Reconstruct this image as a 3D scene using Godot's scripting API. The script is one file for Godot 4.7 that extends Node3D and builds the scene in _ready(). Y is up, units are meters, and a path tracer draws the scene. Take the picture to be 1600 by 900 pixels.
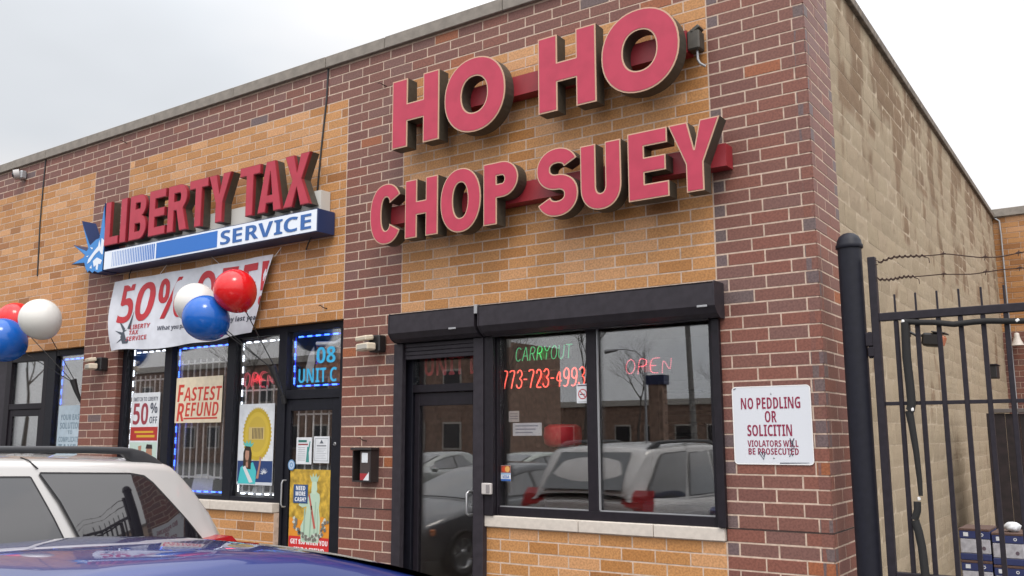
extends Node3D
# A corner of a brick strip mall: two shop bays, channel-letter signs, parked cars, an iron gate beside a block wall.
# x runs along the shop front (the corner of the building is x = 0), z comes out of it, y is up; the parking lot is y = 0.

const BL := 0.3048      # brick module, length and course height
const BH := 0.1016
const R0 := 5.23        # height of joint 0; joint i lies i courses lower

class MB:
	var v := PackedVector3Array()
	var n := PackedVector3Array()
	var c := PackedColorArray()
	var col := Color(1, 1, 1)
	func tri(a: Vector3, b: Vector3, d: Vector3) -> void:      # counter-clockwise seen from outside
		var m := (b - a).cross(d - a)
		if m.length_squared() < 1e-20:
			return
		m = m.normalized()
		trin(a, b, d, m, m, m)
	func trin(a: Vector3, b: Vector3, d: Vector3, na: Vector3, nb: Vector3, nd: Vector3) -> void:
		v.append(a); v.append(d); v.append(b)
		n.append(na); n.append(nd); n.append(nb)
		c.append(col); c.append(col); c.append(col)
	func quad(a: Vector3, b: Vector3, d: Vector3, e: Vector3) -> void:
		tri(a, b, d)
		tri(a, d, e)
	func box(lo: Vector3, hi: Vector3) -> void:
		obox(Transform3D(Basis.IDENTITY, (lo + hi) * 0.5), hi - lo)
	func obox(t: Transform3D, s: Vector3) -> void:
		var h := s * 0.5
		for ax in 3:
			for sg in [-1.0, 1.0]:
				var o := Vector3.ZERO; o[ax] = h[ax] * sg
				var a := Vector3.ZERO; a[(ax + 1) % 3] = h[(ax + 1) % 3]
				var b := Vector3.ZERO; b[(ax + 2) % 3] = h[(ax + 2) % 3]
				if sg < 0:
					var w := a; a = b; b = w
				quad(t * (o - a - b), t * (o + a - b), t * (o + a + b), t * (o - a + b))
	func cbox(t: Transform3D, s: Vector3, k: float) -> void:    # a box whose edges are chamfered by k
		var h := s * 0.5
		for ax in 3:
			var i := (ax + 1) % 3
			var j := (ax + 2) % 3
			for sg in [-1.0, 1.0]:
				var q: Array[Vector3] = []
				for w in [[-1, -1], [1, -1], [1, 1], [-1, 1]]:
					var p := Vector3.ZERO
					p[ax] = h[ax] * sg; p[i] = (h[i] - k) * w[0]; p[j] = (h[j] - k) * w[1]
					q.append(t * p)
				if sg > 0: quad(q[0], q[1], q[2], q[3])
				else: quad(q[3], q[2], q[1], q[0])
				for s2 in [-1.0, 1.0]:                          # the chamfer between +-ax and +-i
					var r: Array[Vector3] = []
					for w in [[0, -1], [1, -1], [1, 1], [0, 1]]:
						var p := Vector3.ZERO
						p[ax] = (h[ax] - (k if w[0] else 0.0)) * sg
						p[i] = (h[i] - (0.0 if w[0] else k)) * s2
						p[j] = (h[j] - k) * w[1]
						r.append(t * p)
					if sg * s2 > 0: quad(r[0], r[1], r[2], r[3])
					else: quad(r[3], r[2], r[1], r[0])
		for sx in [-1.0, 1.0]:
			for sy in [-1.0, 1.0]:
				for sz in [-1.0, 1.0]:
					var a := t * Vector3(h.x * sx, (h.y - k) * sy, (h.z - k) * sz)
					var b := t * Vector3((h.x - k) * sx, h.y * sy, (h.z - k) * sz)
					var d := t * Vector3((h.x - k) * sx, (h.y - k) * sy, h.z * sz)
					if sx * sy * sz > 0: tri(a, b, d)
					else: tri(a, d, b)
	func grid(rows: Array, wrap := false, smooth := true) -> void:  # rows of points, lit outwards from each row's middle
		var nr := rows.size()
		var nc: int = rows[0].size()
		var mid: Array[Vector3] = []
		var all := Vector3.ZERO
		for r in rows:
			var m := Vector3.ZERO
			for p in r: m += p
			mid.append(m / nc); all += m / nc / nr
		var nn := []
		for i in nr:
			var line: Array[Vector3] = []
			for j in nc:
				var du: Vector3 = rows[mini(i + 1, nr - 1)][j] - rows[maxi(i - 1, 0)][j]
				var dv: Vector3
				if wrap: dv = rows[i][(j + 1) % nc] - rows[i][(j + nc - 1) % nc]
				else: dv = rows[i][mini(j + 1, nc - 1)] - rows[i][maxi(j - 1, 0)]
				var m := du.cross(dv)
				var out: Vector3 = rows[i][j] - mid[i]
				if out.length() < 1e-5: out = rows[i][j] - all
				if m.length_squared() < 1e-16: m = out
				if m.dot(out) < 0: m = -m
				line.append(m.normalized())
			nn.append(line)
		for i in nr - 1:
			for j in (nc if wrap else nc - 1):
				var k := (j + 1) % nc
				var a: Vector3 = rows[i][j]; var b: Vector3 = rows[i][k]; var d: Vector3 = rows[i + 1][k]; var e: Vector3 = rows[i + 1][j]
				var f: Vector3 = (d - a).cross(e - b)
				var side: float = f.dot(nn[i][j] + nn[i + 1][k])
				if smooth:
					if side > 0:
						trin(a, b, d, nn[i][j], nn[i][k], nn[i + 1][k]); trin(a, d, e, nn[i][j], nn[i + 1][k], nn[i + 1][j])
					else:
						trin(a, d, b, nn[i][j], nn[i + 1][k], nn[i][k]); trin(a, e, d, nn[i][j], nn[i + 1][j], nn[i + 1][k])
				elif side > 0: quad(a, b, d, e)
				else: quad(a, e, d, b)
	func tube(path: Array, r: float, seg := 8, r2 := -1.0, caps := true) -> void:
		if r2 < 0: r2 = r
		var rows := []
		var up := Vector3(0.31, 0.9, 0.2).normalized()
		for i in path.size():
			var t: Vector3 = (path[mini(i + 1, path.size() - 1)] - path[maxi(i - 1, 0)]).normalized()
			var a := t.cross(up)
			if a.length() < 0.1: a = t.cross(Vector3(1, 0, 0))
			a = a.normalized()
			up = a.cross(t).normalized()
			var rr := lerpf(r, r2, float(i) / maxf(1, path.size() - 1))
			var line: Array[Vector3] = []
			for k in seg:
				var w := TAU * k / seg
				line.append(path[i] + (a * cos(w) + up * sin(w)) * rr)
			rows.append(line)
		grid(rows, true)
		if caps:
			for e in [0, path.size() - 1]:
				var d: Vector3 = path[0] - path[1] if e == 0 else path[-1] - path[-2]
				for k in seg:
					var a: Vector3 = rows[e][k]; var b: Vector3 = rows[e][(k + 1) % seg]
					if (a - path[e]).cross(b - path[e]).dot(d) > 0: tri(path[e], a, b)
					else: tri(path[e], b, a)
	func lathe(t: Transform3D, prof: Array, seg := 24) -> void:  # prof: Vector2(radius, height) turned round the local y
		var rows := []
		for p in prof:
			var line: Array[Vector3] = []
			for k in seg:
				var w := TAU * k / seg
				line.append(t * Vector3(cos(w) * maxf(p.x, 1e-5), p.y, sin(w) * maxf(p.x, 1e-5)))
			rows.append(line)
		grid(rows, true)
	func cap(poly: PackedVector2Array, holes: Array, z: float, t := Transform3D.IDENTITY, back := false) -> void:
		var m := MB.keyhole(poly, holes)
		var ix := Geometry2D.triangulate_polygon(m)
		for k in range(0, ix.size(), 3):
			var a := m[ix[k]]; var b := m[ix[k + 1]]; var d := m[ix[k + 2]]
			if ((b - a).cross(d - a) < 0) != back:
				var w := b; b = d; d = w
			tri(t * Vector3(a.x, a.y, z), t * Vector3(b.x, b.y, z), t * Vector3(d.x, d.y, z))
	func prism(poly: PackedVector2Array, holes: Array, z0: float, z1: float, t := Transform3D.IDENTITY, ends := true) -> void:
		if ends:
			cap(poly, holes, z1, t)
			cap(poly, holes, z0, t, true)
		for k in holes.size() + 1:
			var q: PackedVector2Array = poly if k == 0 else holes[k - 1]
			if Geometry2D.is_polygon_clockwise(q) == (k == 0):
				q = q.duplicate(); q.reverse()
			for i in q.size():
				var a := q[i]; var b := q[(i + 1) % q.size()]
				quad(t * Vector3(a.x, a.y, z0), t * Vector3(b.x, b.y, z0), t * Vector3(b.x, b.y, z1), t * Vector3(a.x, a.y, z1))
	static func keyhole(poly: PackedVector2Array, holes: Array) -> PackedVector2Array:
		var o := poly.duplicate()
		if Geometry2D.is_polygon_clockwise(o): o.reverse()
		for h0 in holes:
			var h: PackedVector2Array = h0.duplicate()
			if not Geometry2D.is_polygon_clockwise(h): h.reverse()
			var best := 1e9
			var bi := 0
			var bj := 0
			for i in o.size():
				for j in h.size():
					var d := o[i].distance_squared_to(h[j])
					if d < best:
						best = d; bi = i; bj = j
			var m := PackedVector2Array()
			for i in bi + 1: m.append(o[i])
			for j in h.size() + 1: m.append(h[(bj + j) % h.size()])
			var side := (h[bj] - o[bi]).orthogonal().normalized() * 2e-5
			m[m.size() - 1] += side
			m.append(o[bi] + side)
			for i in range(bi + 1, o.size()): m.append(o[i])
			o = m
		return o
	func add(o: MB, t: Transform3D, tint := Color(1, 1, 1)) -> void:
		for i in o.v.size():
			v.append(t * o.v[i]); n.append((t.basis * o.n[i]).normalized()); c.append(o.c[i] * tint)
	func mesh() -> ArrayMesh:
		var a := []
		a.resize(Mesh.ARRAY_MAX)
		a[Mesh.ARRAY_VERTEX] = v; a[Mesh.ARRAY_NORMAL] = n; a[Mesh.ARRAY_COLOR] = c
		var m := ArrayMesh.new()
		m.add_surface_from_arrays(Mesh.PRIMITIVE_TRIANGLES, a)
		return m

var rng := RandomNumberGenerator.new()
var M := {}
var T := {}
var taken := {}

# ---------------------------------------------------------------- scene helpers
func numbered(called: String) -> String:
	if not taken.has(called):
		taken[called] = 0
		return called
	taken[called] += 1
	return "%s_%03d" % [called, taken[called]]

func thing(called: String, label: String, category: String, at := Vector3.ZERO, group := "") -> Node3D:
	var o := Node3D.new()
	o.name = numbered(called)
	add_child(o)
	o.position = at
	return tag(o, label, category, group)

func tag(o: Node3D, label: String, category: String, group := "") -> Node3D:
	o.set_meta("label", label); o.set_meta("category", category)
	if group: o.set_meta("group", group)
	return o

func show_mesh(called: String, mesh: Mesh, m: Material, parent: Node3D, at := Vector3.ZERO) -> MeshInstance3D:
	var o := MeshInstance3D.new()
	o.mesh = mesh
	o.name = called
	if m: o.material_override = m
	parent.add_child(o, true)
	o.position = at
	return o

func put(called: String, b: MB, m: Material, parent: Node3D, at := Vector3.ZERO) -> MeshInstance3D:
	return show_mesh(called, b.mesh(), m, parent, at)

func single(called: String, b: MB, m: Material, label: String, category: String, at := Vector3.ZERO, group := "") -> MeshInstance3D:
	var o := put(numbered(called), b, m, self, at)
	tag(o, label, category, group)
	return o

func setting(called: String, b: MB, m: Material) -> MeshInstance3D:
	var o := put(called, b, m, self)
	o.set_meta("kind", "structure")
	return o

func bar(called: String, lo: Vector3, hi: Vector3, m: Material, parent: Node3D, k := 0.0) -> MeshInstance3D:
	var b := MB.new()
	var mid := (lo + hi) * 0.5
	if k > 0: b.cbox(Transform3D(Basis.IDENTITY, Vector3.ZERO), hi - lo, k)
	else: b.obox(Transform3D(Basis.IDENTITY, Vector3.ZERO), hi - lo)
	return put(called, b, m, parent, mid)

func joint(i: float) -> float:
	return R0 - BH * i

# ---------------------------------------------------------------- materials
func lin(r: float, g: float, b: float, a := 1.0) -> Color:
	return Color(r, g, b, a).linear_to_srgb()

func noise_image(size: int, freq: float, oct: int, lo: float, hi: float, seed_: int, kind := FastNoiseLite.TYPE_SIMPLEX_SMOOTH) -> Image:
	var f := FastNoiseLite.new()
	f.seed = seed_; f.noise_type = kind; f.frequency = freq; f.fractal_octaves = oct
	var im := f.get_seamless_image(size, size, false, false, 0.2, true)
	im.convert(Image.FORMAT_RGB8)
	var d := im.get_data()
	for i in d.size():
		d[i] = int(clampf(255.0 * (lo + (hi - lo) * d[i] / 255.0), 0, 255))
	return Image.create_from_data(size, size, false, Image.FORMAT_RGB8, d)

func tex(im: Image) -> ImageTexture:
	return ImageTexture.create_from_image(im)

func mat(color: Color, rough := 0.7, metal := 0.0, spec := 0.5) -> StandardMaterial3D:
	var m := StandardMaterial3D.new()
	m.albedo_color = color; m.roughness = rough; m.metallic = metal; m.metallic_specular = spec
	return m

func grain(m: StandardMaterial3D, t: Texture2D, per_metre: float, bump: Texture2D = null, cm := 0.0) -> StandardMaterial3D:
	m.uv1_triplanar = true; m.uv1_world_triplanar = true
	m.uv1_scale = Vector3.ONE * per_metre
	if t: m.albedo_texture = t
	if bump:
		m.heightmap_enabled = true; m.heightmap_texture = bump; m.heightmap_scale = cm
	return m

func tinted(m: StandardMaterial3D) -> StandardMaterial3D:
	m.vertex_color_use_as_albedo = true
	return m

func glow(color: Color, energy: float) -> StandardMaterial3D:
	var m := mat(color, 0.4)
	m.emission_enabled = true; m.emission = color; m.emission_energy_multiplier = energy
	return m

func pane_material(tint: Color, alpha: float) -> StandardMaterial3D:
	var m := mat(Color(tint.r, tint.g, tint.b, alpha), 0.0, 0.0, 0.5)
	m.transparency = BaseMaterial3D.TRANSPARENCY_ALPHA
	return m

func materials() -> void:
	T.fine = tex(noise_image(512, 0.035, 4, 0.80, 1.10, 3))
	T.speck = tex(noise_image(512, 0.12, 4, 0.62, 1.16, 5))
	T.patch = tex(noise_image(512, 0.012, 5, 0.62, 1.1, 9))
	T.bump = tex(noise_image(512, 0.09, 4, 0.0, 1.0, 21))
	T.soft = tex(noise_image(512, 0.012, 3, 0.94, 1.03, 33))
	T.mild = tex(noise_image(512, 0.014, 5, 0.84, 1.06, 15))
	T.rough = tex(noise_image(512, 0.04, 4, 0.35, 0.8, 41))
	M.brick = grain(tinted(mat(Color.WHITE, 0.55, 0, 0.42)), T.fine, 2.3, T.bump, 0.05)
	M.mortar = grain(mat(lin(0.54, 0.41, 0.325), 0.95, 0, 0.2), T.mild, 1.7, T.bump, 0.1)
	M.block = grain(tinted(mat(Color.WHITE, 0.95, 0, 0.25)), T.speck, 3.4, T.bump, 0.5)
	M.block_mortar = grain(mat(lin(0.44, 0.355, 0.262), 0.95, 0, 0.2), T.mild, 1.7)
	M.coping = grain(mat(lin(0.23, 0.20, 0.17), 0.8), T.mild, 0.9, T.bump, 0.1)
	M.sill = grain(mat(lin(0.54, 0.48, 0.42), 0.85), T.soft, 2.1, T.bump, 0.1)
	M.bronze = grain(mat(lin(0.012, 0.009, 0.013), 0.5, 0.0, 0.36), T.mild, 1.5)
	M.shutter = grain(mat(lin(0.030, 0.025, 0.031), 0.5, 0.0, 0.36), T.mild, 1.3)
	M.dark_frame = grain(mat(lin(0.007, 0.007, 0.012), 0.5, 0.0, 0.36), T.mild, 1.4)
	M.iron = grain(mat(lin(0.020, 0.016, 0.022), 0.5, 0.0, 0.36), T.mild, 2.2)
	M.post = grain(mat(lin(0.010, 0.010, 0.017), 0.5, 0.0, 0.36), T.mild, 1.7)
	M.black = mat(lin(0.012, 0.011, 0.012), 0.5)
	M.rubber = grain(mat(lin(0.014, 0.013, 0.013), 0.85), T.fine, 5.0)
	M.rust = grain(mat(lin(0.06, 0.03, 0.022), 0.9), T.speck, 8.0)
	M.pane = pane_material(Color(0.03, 0.035, 0.035), 0.02)
	M.white_bars = mat(lin(0.74, 0.72, 0.70), 0.5)
	M.paper = grain(mat(lin(0.60, 0.61, 0.63), 0.7), T.soft, 1.4)
	M.print = tinted(mat(Color.WHITE, 0.45, 0, 0.4))
	M.letter_face = grain(mat(lin(0.44, 0.042, 0.080), 0.36, 0, 0.38), T.soft, 0.8)
	M.letter_trim = mat(lin(0.50, 0.31, 0.21), 0.45)
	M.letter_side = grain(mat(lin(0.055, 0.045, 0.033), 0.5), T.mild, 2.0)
	M.raceway = grain(mat(lin(0.26, 0.014, 0.022), 0.5), T.soft, 1.0)
	M.tax_face = grain(mat(lin(0.40, 0.034, 0.058), 0.36, 0, 0.38), T.soft, 0.9)
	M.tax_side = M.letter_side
	M.tax_trim = mat(lin(0.22, 0.012, 0.02), 0.45)
	M.cabinet = mat(lin(0.012, 0.03, 0.10), 0.4)
	M.steel = mat(lin(0.55, 0.55, 0.55), 0.3, 0.9)
	M.grey_metal = mat(lin(0.33, 0.33, 0.34), 0.45, 0.4)
	M.asphalt = grain(mat(lin(0.065, 0.063, 0.062), 0.9), T.speck, 0.7, T.bump, 0.5)
	M.concrete = grain(mat(lin(0.30, 0.285, 0.26), 0.9), T.patch, 0.6, T.bump, 0.2)
	M.inside = grain(mat(lin(0.22, 0.20, 0.18), 0.9), T.soft, 0.5)
	M.inside_dark = mat(lin(0.09, 0.075, 0.06), 0.8)
	M.text_dark = mat(lin(0.03, 0.035, 0.06), 0.6)
	M.text_red = mat(lin(0.42, 0.02, 0.03), 0.6)
	M.text_maroon = mat(lin(0.22, 0.012, 0.045), 0.55)
	M.text_white = mat(lin(0.75, 0.75, 0.76), 0.6)
	M.text_blue = mat(lin(0.02, 0.10, 0.34), 0.5)
	M.sky_decal = mat(lin(0.035, 0.36, 0.62), 0.5)

# ---------------------------------------------------------------- lettering
func font(serif := false) -> SystemFont:
	var key := "serif" if serif else "sans"
	if not T.has(key):
		var f := SystemFont.new()
		f.font_names = PackedStringArray(["Droid Serif" if serif else "Droid Sans"])
		f.font_weight = 700
		T[key] = f
	return T[key]

# One line of print whose middle is at `at`, capital height h and total width w, facing +z.
func text(called: String, s: String, at: Vector3, w: float, h: float, m: Material, parent: Node3D, depth := 0.0012, serif := false, slant := 0.0, turn := 0.0) -> MeshInstance3D:
	var key := "text_%s_%s" % [s, serif]
	if not T.has(key):
		var t := TextMesh.new()
		t.font = font(serif); t.text = s; t.font_size = 48; t.pixel_size = 0.01; t.depth = 0.02; t.curve_step = 1.2
		T[key] = t
	var bb: AABB = T[key].get_aabb()
	var o := show_mesh(called, T[key], m, parent)
	var sx := w / bb.size.x
	var sy := h / bb.size.y
	var bas := Basis(Vector3(sx, 0, 0), Vector3(slant * sy, sy, 0), Vector3(0, 0, depth / 0.02))
	if turn != 0.0: bas = Basis(Vector3(0, 0, 1), turn) * bas
	o.transform = Transform3D(bas, at - bas * bb.get_center())
	return o

func arc(cx: float, cy: float, rx: float, ry: float, a0: float, a1: float, k := 14, p := 2.0) -> PackedVector2Array:
	var q := PackedVector2Array()
	for i in k + 1:
		var w := deg_to_rad(lerpf(a0, a1, float(i) / k))
		q.append(Vector2(cx + rx * signf(cos(w)) * pow(absf(cos(w)), 2.0 / p), cy + ry * signf(sin(w)) * pow(absf(sin(w)), 2.0 / p)))
	return q

func ring(cx: float, cy: float, rx: float, ry: float, k := 40, p := 2.0) -> PackedVector2Array:
	var q := arc(cx, cy, rx, ry, 0, 360, k, p)
	q.remove_at(k)
	return q

func pts(a: Array) -> PackedVector2Array:
	var q := PackedVector2Array()
	for i in range(0, a.size(), 2): q.append(Vector2(a[i], a[i + 1]))
	return q

func glyph(ch: String, w: float, h: float, s: float) -> Array:      # [outline, [holes]]
	match ch:
		"H":
			var a := h * 0.5 - s * 0.46
			var b := h * 0.5 + s * 0.46
			return [pts([0, 0, s, 0, s, a, w - s, a, w - s, 0, w, 0, w, h, w - s, h, w - s, b, s, b, s, h, 0, h]), []]
		"O":
			return [ring(w / 2, h / 2, w / 2, h / 2, 44, 2.15), [ring(w / 2, h / 2, w / 2 - s, h / 2 - s * 0.92, 40, 2.2)]]
		"C":
			var q := arc(w / 2, h / 2, w / 2, h / 2, 33, 327, 36, 2.25)
			var r := arc(w / 2, h / 2, w / 2 - s, h / 2 - s * 0.92, 325, 35, 30, 2.3)
			r[0].x = q[q.size() - 1].x - s * 0.92; r[r.size() - 1].x = q[0].x - s * 0.92
			q.append_array(r)
			return [q, []]
		"P":
			var r := h * 0.29
			var q := pts([0, 0, s, 0, s, h - 2 * r])
			q.append_array(arc(w - r * 1.05, h - r, r * 1.05, r, -90, 90, 16))
			q.append(Vector2(0, h))
			var hh := pts([s, h - 2 * r + s * 0.88])
			hh.append_array(arc(w - r * 1.05, h - r, r * 1.05 - s, r - s * 0.88, -90, 90, 12))
			hh.append(Vector2(s, h - s * 0.88))
			return [q, [hh]]
		"R":
			var r := h * 0.27
			var q := pts([0, 0, s, 0, s, h - 2 * r - s * 0.05, w * 0.46, h - 2 * r - s * 0.05, w - s * 1.05, 0, w + s * 0.12, 0, w * 0.80, h * 0.47])
			q.append_array(arc(w - r * 0.95, h - r, r * 0.95, r, -52, 90, 14))
			q.append(Vector2(0, h))
			var hh := pts([s, h - 2 * r + s * 0.85])
			hh.append_array(arc(w - r * 0.95, h - r, r * 0.95 - s, r - s * 0.85, -90, 90, 10))
			hh.append(Vector2(s, h - s * 0.85))
			return [q, [hh]]
		"B":
			var r1 := h * 0.27
			var r2 := h * 0.25
			var q := pts([0, 0])
			q.append_array(arc(w - r1 * 0.9, r1, r1 * 0.9, r1, -90, 66, 14))
			q.append_array(arc(w * 0.96 - r2 * 0.9, h - r2, r2 * 0.9, r2, -66, 90, 14))
			q.append(Vector2(0, h))
			var a := pts([s, s * 0.85])
			a.append_array(arc(w - r1 * 0.9, r1, r1 * 0.9 - s, r1 - s * 0.85, -90, 90, 10))
			a.append(Vector2(s, 2 * r1 - s * 0.85))
			var b := pts([s, h - 2 * r2 + s * 0.85])
			b.append_array(arc(w * 0.96 - r2 * 0.9, h - r2, r2 * 0.9 - s, r2 - s * 0.85, -90, 90, 10))
			b.append(Vector2(s, h - s * 0.85))
			return [q, [a, b]]
		"S":
			var ry := (h - s) / 4
			var rx := (w - s) / 2
			var mid := arc(w / 2, h - s / 2 - ry, rx, ry, 18, 262, 24, 2.15)
			mid.append_array(arc(w / 2, s / 2 + ry, rx, ry, 82, -162, 24, 2.15))
			var l := PackedVector2Array()
			var r := PackedVector2Array()
			for i in mid.size():
				var d := (mid[mini(i + 1, mid.size() - 1)] - mid[maxi(i - 1, 0)]).normalized()
				var o := Vector2(-d.y, d.x) * s * 0.5
				l.append(mid[i] + o); r.append(mid[i] - o)
			r.reverse()
			l.append_array(r)
			return [l, []]
		"U":
			var r := h * 0.36
			var q := pts([0, h])
			q.append_array(arc(w / 2, r, w / 2, r, 180, 360, 20, 2.2))
			q.append_array(pts([w, h, w - s, h]))
			q.append_array(arc(w / 2, r, w / 2 - s, r - s * 0.95, 360, 180, 16, 2.2))
			q.append(Vector2(s, h))
			return [q, []]
		"E":
			var t := s * 0.88
			return [pts([0, 0, w, 0, w, t, s, t, s, h / 2 - t / 2, w * 0.93, h / 2 - t / 2, w * 0.93, h / 2 + t / 2, s, h / 2 + t / 2, s, h - t, w * 0.98, h - t, w * 0.98, h, 0, h]), []]
		"Y":
			return [pts([w / 2 - s / 2, 0, w / 2 + s / 2, 0, w / 2 + s / 2, h * 0.4, w, h, w - s * 1.12, h, w / 2, h * 0.6, s * 1.12, h, 0, h, w / 2 - s / 2, h * 0.4]), []]
		"L":
			return [pts([0, 0, w, 0, w, s * 0.88, s, s * 0.88, s, h, 0, h]), []]
		"I":
			return [pts([0, 0, w, 0, w, h, 0, h]), []]
		"T":
			return [pts([w / 2 - s / 2, 0, w / 2 + s / 2, 0, w / 2 + s / 2, h - s * 0.88, w, h - s * 0.88, w, h, 0, h, 0, h - s * 0.88, w / 2 - s / 2, h - s * 0.88]), []]
		"A":
			var e := func(y: float) -> float: return s * 1.05 + (w / 2 - s * 1.05) * y / (h * 0.8)
			return [pts([0, 0, s * 1.05, 0, e.call(h * 0.17), h * 0.17, w - e.call(h * 0.17), h * 0.17, w - s * 1.05, 0, w, 0, w / 2 + s * 0.58, h, w / 2 - s * 0.58, h]), [pts([e.call(h * 0.33), h * 0.33, w - e.call(h * 0.33), h * 0.33, w / 2, h * 0.79])]]
		"X":
			var k := s * 1.15
			return [pts([0, 0, k, 0, w / 2, h * 0.36, w - k, 0, w, 0, w / 2 + s * 0.6, h * 0.51, w * 0.97, h, w * 0.97 - k, h, w / 2, h * 0.66, w * 0.03 + k, h, w * 0.03, h, w / 2 - s * 0.6, h * 0.51]), []]
	return [pts([0, 0, w, 0, w, h, 0, h]), []]

# A channel letter: dark can, trim cap round the edge, coloured face. Its lower corner sits at `at`.
func channel_letter(ch: String, w: float, h: float, s: float, deep: float, at: Vector3, parent: Node3D, side: Material, trim: Material, face: Material, edge: float, rim_deep := 0.009) -> void:
	var g := glyph(ch, w, h, s)
	var can := MB.new()
	can.prism(g[0], g[1], 0, deep)
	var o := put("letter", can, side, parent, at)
	var rim := MB.new()
	rim.prism(g[0], g[1], deep + 0.0005, deep + rim_deep)
	put("trim_cap", rim, trim, o)
	var outer := Geometry2D.offset_polygon(g[0] if not Geometry2D.is_polygon_clockwise(g[0]) else reversed(g[0]), -edge)
	var holes := []
	for hh in g[1]:
		var q: PackedVector2Array = hh if not Geometry2D.is_polygon_clockwise(hh) else reversed(hh)
		var big := Geometry2D.offset_polygon(q, edge)
		holes.append(big[0])
	var f := MB.new()
	f.prism(outer[0], holes, deep + rim_deep + 0.0005, deep + rim_deep + 0.0035)
	put("face", f, face, o)

func reversed(q: PackedVector2Array) -> PackedVector2Array:
	var r := q.duplicate()
	r.reverse()
	return r

# ---------------------------------------------------------------- camera, sky, light
const EYE := Vector3(2.0192, 1.86, 6.9392)

func view_and_light() -> void:
	var cam := Camera3D.new()
	cam.name = "camera"
	cam.position = EYE
	cam.rotation_degrees = Vector3(9.1665, 34.8226, -0.2385)
	cam.fov = 34.545
	cam.near = 0.05; cam.far = 600.0
	add_child(cam)
	cam.current = true
	var env := Environment.new()
	env.tonemap_mode = Environment.TONE_MAPPER_LINEAR
	env.tonemap_exposure = 0.82
	env.background_mode = Environment.BG_SKY
	env.sdfgi_enabled = true; env.ssao_enabled = true; env.ssil_enabled = true
	var sky := Sky.new()
	var pano := PanoramaSkyMaterial.new()
	pano.panorama = overcast()
	sky.sky_material = pano
	env.sky = sky
	env.background_energy_multiplier = 1.0
	var we := WorldEnvironment.new()
	we.environment = env
	add_child(we)
	var sun := DirectionalLight3D.new()
	sun.name = "sun"
	sun.light_energy = 0.55
	sun.light_angular_distance = 16.0
	sun.light_color = Color(1.0, 0.96, 0.91)
	sun.shadow_enabled = true
	add_child(sun)
	sun.look_at_from_position(Vector3(4.6, 9.0, 4.6), Vector3.ZERO)

func overcast() -> ImageTexture:
	# A closed cloud deck, brighter towards the zenith as overcast skies are, broken by soft banks.
	var w := 768
	var h := 384
	var im := Image.create(w, h, false, Image.FORMAT_RGBF)
	var f := FastNoiseLite.new()
	f.seed = 12; f.noise_type = FastNoiseLite.TYPE_SIMPLEX_SMOOTH; f.frequency = 1.1; f.fractal_octaves = 5; f.fractal_gain = 0.5
	var g := FastNoiseLite.new()
	g.seed = 198; g.noise_type = FastNoiseLite.TYPE_SIMPLEX_SMOOTH; g.frequency = 0.55; g.fractal_octaves = 2
	var sun := Vector3(4.6, 9.0, 4.6).normalized()
	for y in h:
		var el := PI * (0.5 - (y + 0.5) / h)
		for x in w:
			var az := TAU * (x + 0.5) / w
			var d := Vector3(cos(el) * sin(az), sin(el), -cos(el) * cos(az))
			var s := maxf(0.0, sin(el))
			var q := Vector3(d.x, d.y * 2.6, d.z)
			var k := f.get_noise_3dv(q * 1.7)
			var b := g.get_noise_3dv(q * 1.3 + Vector3(0, 3, 0))
			var gl := pow(maxf(0.0, 0.5 + 0.5 * d.dot(sun)), 2.0)
			var l := (0.70 + 0.36 * s + 0.50 * s * s) * (1.0 + 2.2 * gl) * (1.0 + 0.16 * k + 0.30 * b)
			var cool := clampf(0.5 - 1.6 * k - 1.2 * b, 0.0, 1.0)
			im.set_pixel(x, y, Color(l * lerpf(1.0, 0.915, cool), l * lerpf(0.995, 0.955, cool), l * lerpf(1.005, 1.01, cool)))
	return tex(im)

# ---------------------------------------------------------------- brickwork
var TH := deg_to_rad(1.16)                   # the block wall runs back 1.16 degrees off square
var bricks := []                             # [kind, along0, along1, course, on_side]

func row(kind: String, xl: float, xr: float, course: int, first: float, on_side := false) -> void:
	# pieces laid from the right end: the first one `first` long, then whole bricks, then what is left
	var x := xr
	var l := first
	while x > xl + 0.02:
		var a := maxf(xl, x - l)
		if a - xl < 0.03: a = xl
		bricks.append([kind, a, x, course, on_side])
		x = a
		l = BL

func row_left(kind: String, xl: float, xr: float, course: int, first: float, on_side := false) -> void:
	var x := xl
	var l := first
	while x < xr - 0.02:
		var b := minf(xr, x + l)
		if xr - b < 0.03: b = xr
		bricks.append([kind, x, b, course, on_side])
		x = b
		l = BL

func brick_shape(w: float, col: Color) -> MB:
	var b := MB.new()
	b.col = col
	var x := w * 0.5
	var y := 0.0453
	var k := 0.0022
	var d := -0.088
	b.quad(Vector3(-x + k, -y + k, 0), Vector3(x - k, -y + k, 0), Vector3(x - k, y - k, 0), Vector3(-x + k, y - k, 0))
	var o := [Vector3(-x, -y, -k), Vector3(x, -y, -k), Vector3(x, y, -k), Vector3(-x, y, -k)]
	var i := [Vector3(-x + k, -y + k, 0), Vector3(x - k, -y + k, 0), Vector3(x - k, y - k, 0), Vector3(-x + k, y - k, 0)]
	for e in 4:
		var f := (e + 1) % 4
		b.quad(o[e], o[f], i[f], i[e])
		b.quad(Vector3(o[e].x, o[e].y, d), Vector3(o[f].x, o[f].y, d), o[f], o[e])
	return b

func brick_colour(kind: String) -> int:
	var r := rng.randf()
	if kind == "red":
		return 0 if r < 0.36 else 1 if r < 0.60 else 2 if r < 0.80 else 3 if r < 0.96 else 4 if r < 0.985 else 5
	return 0 if r < 0.34 else 1 if r < 0.60 else 2 if r < 0.82 else 3 if r < 0.95 else 4

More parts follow.
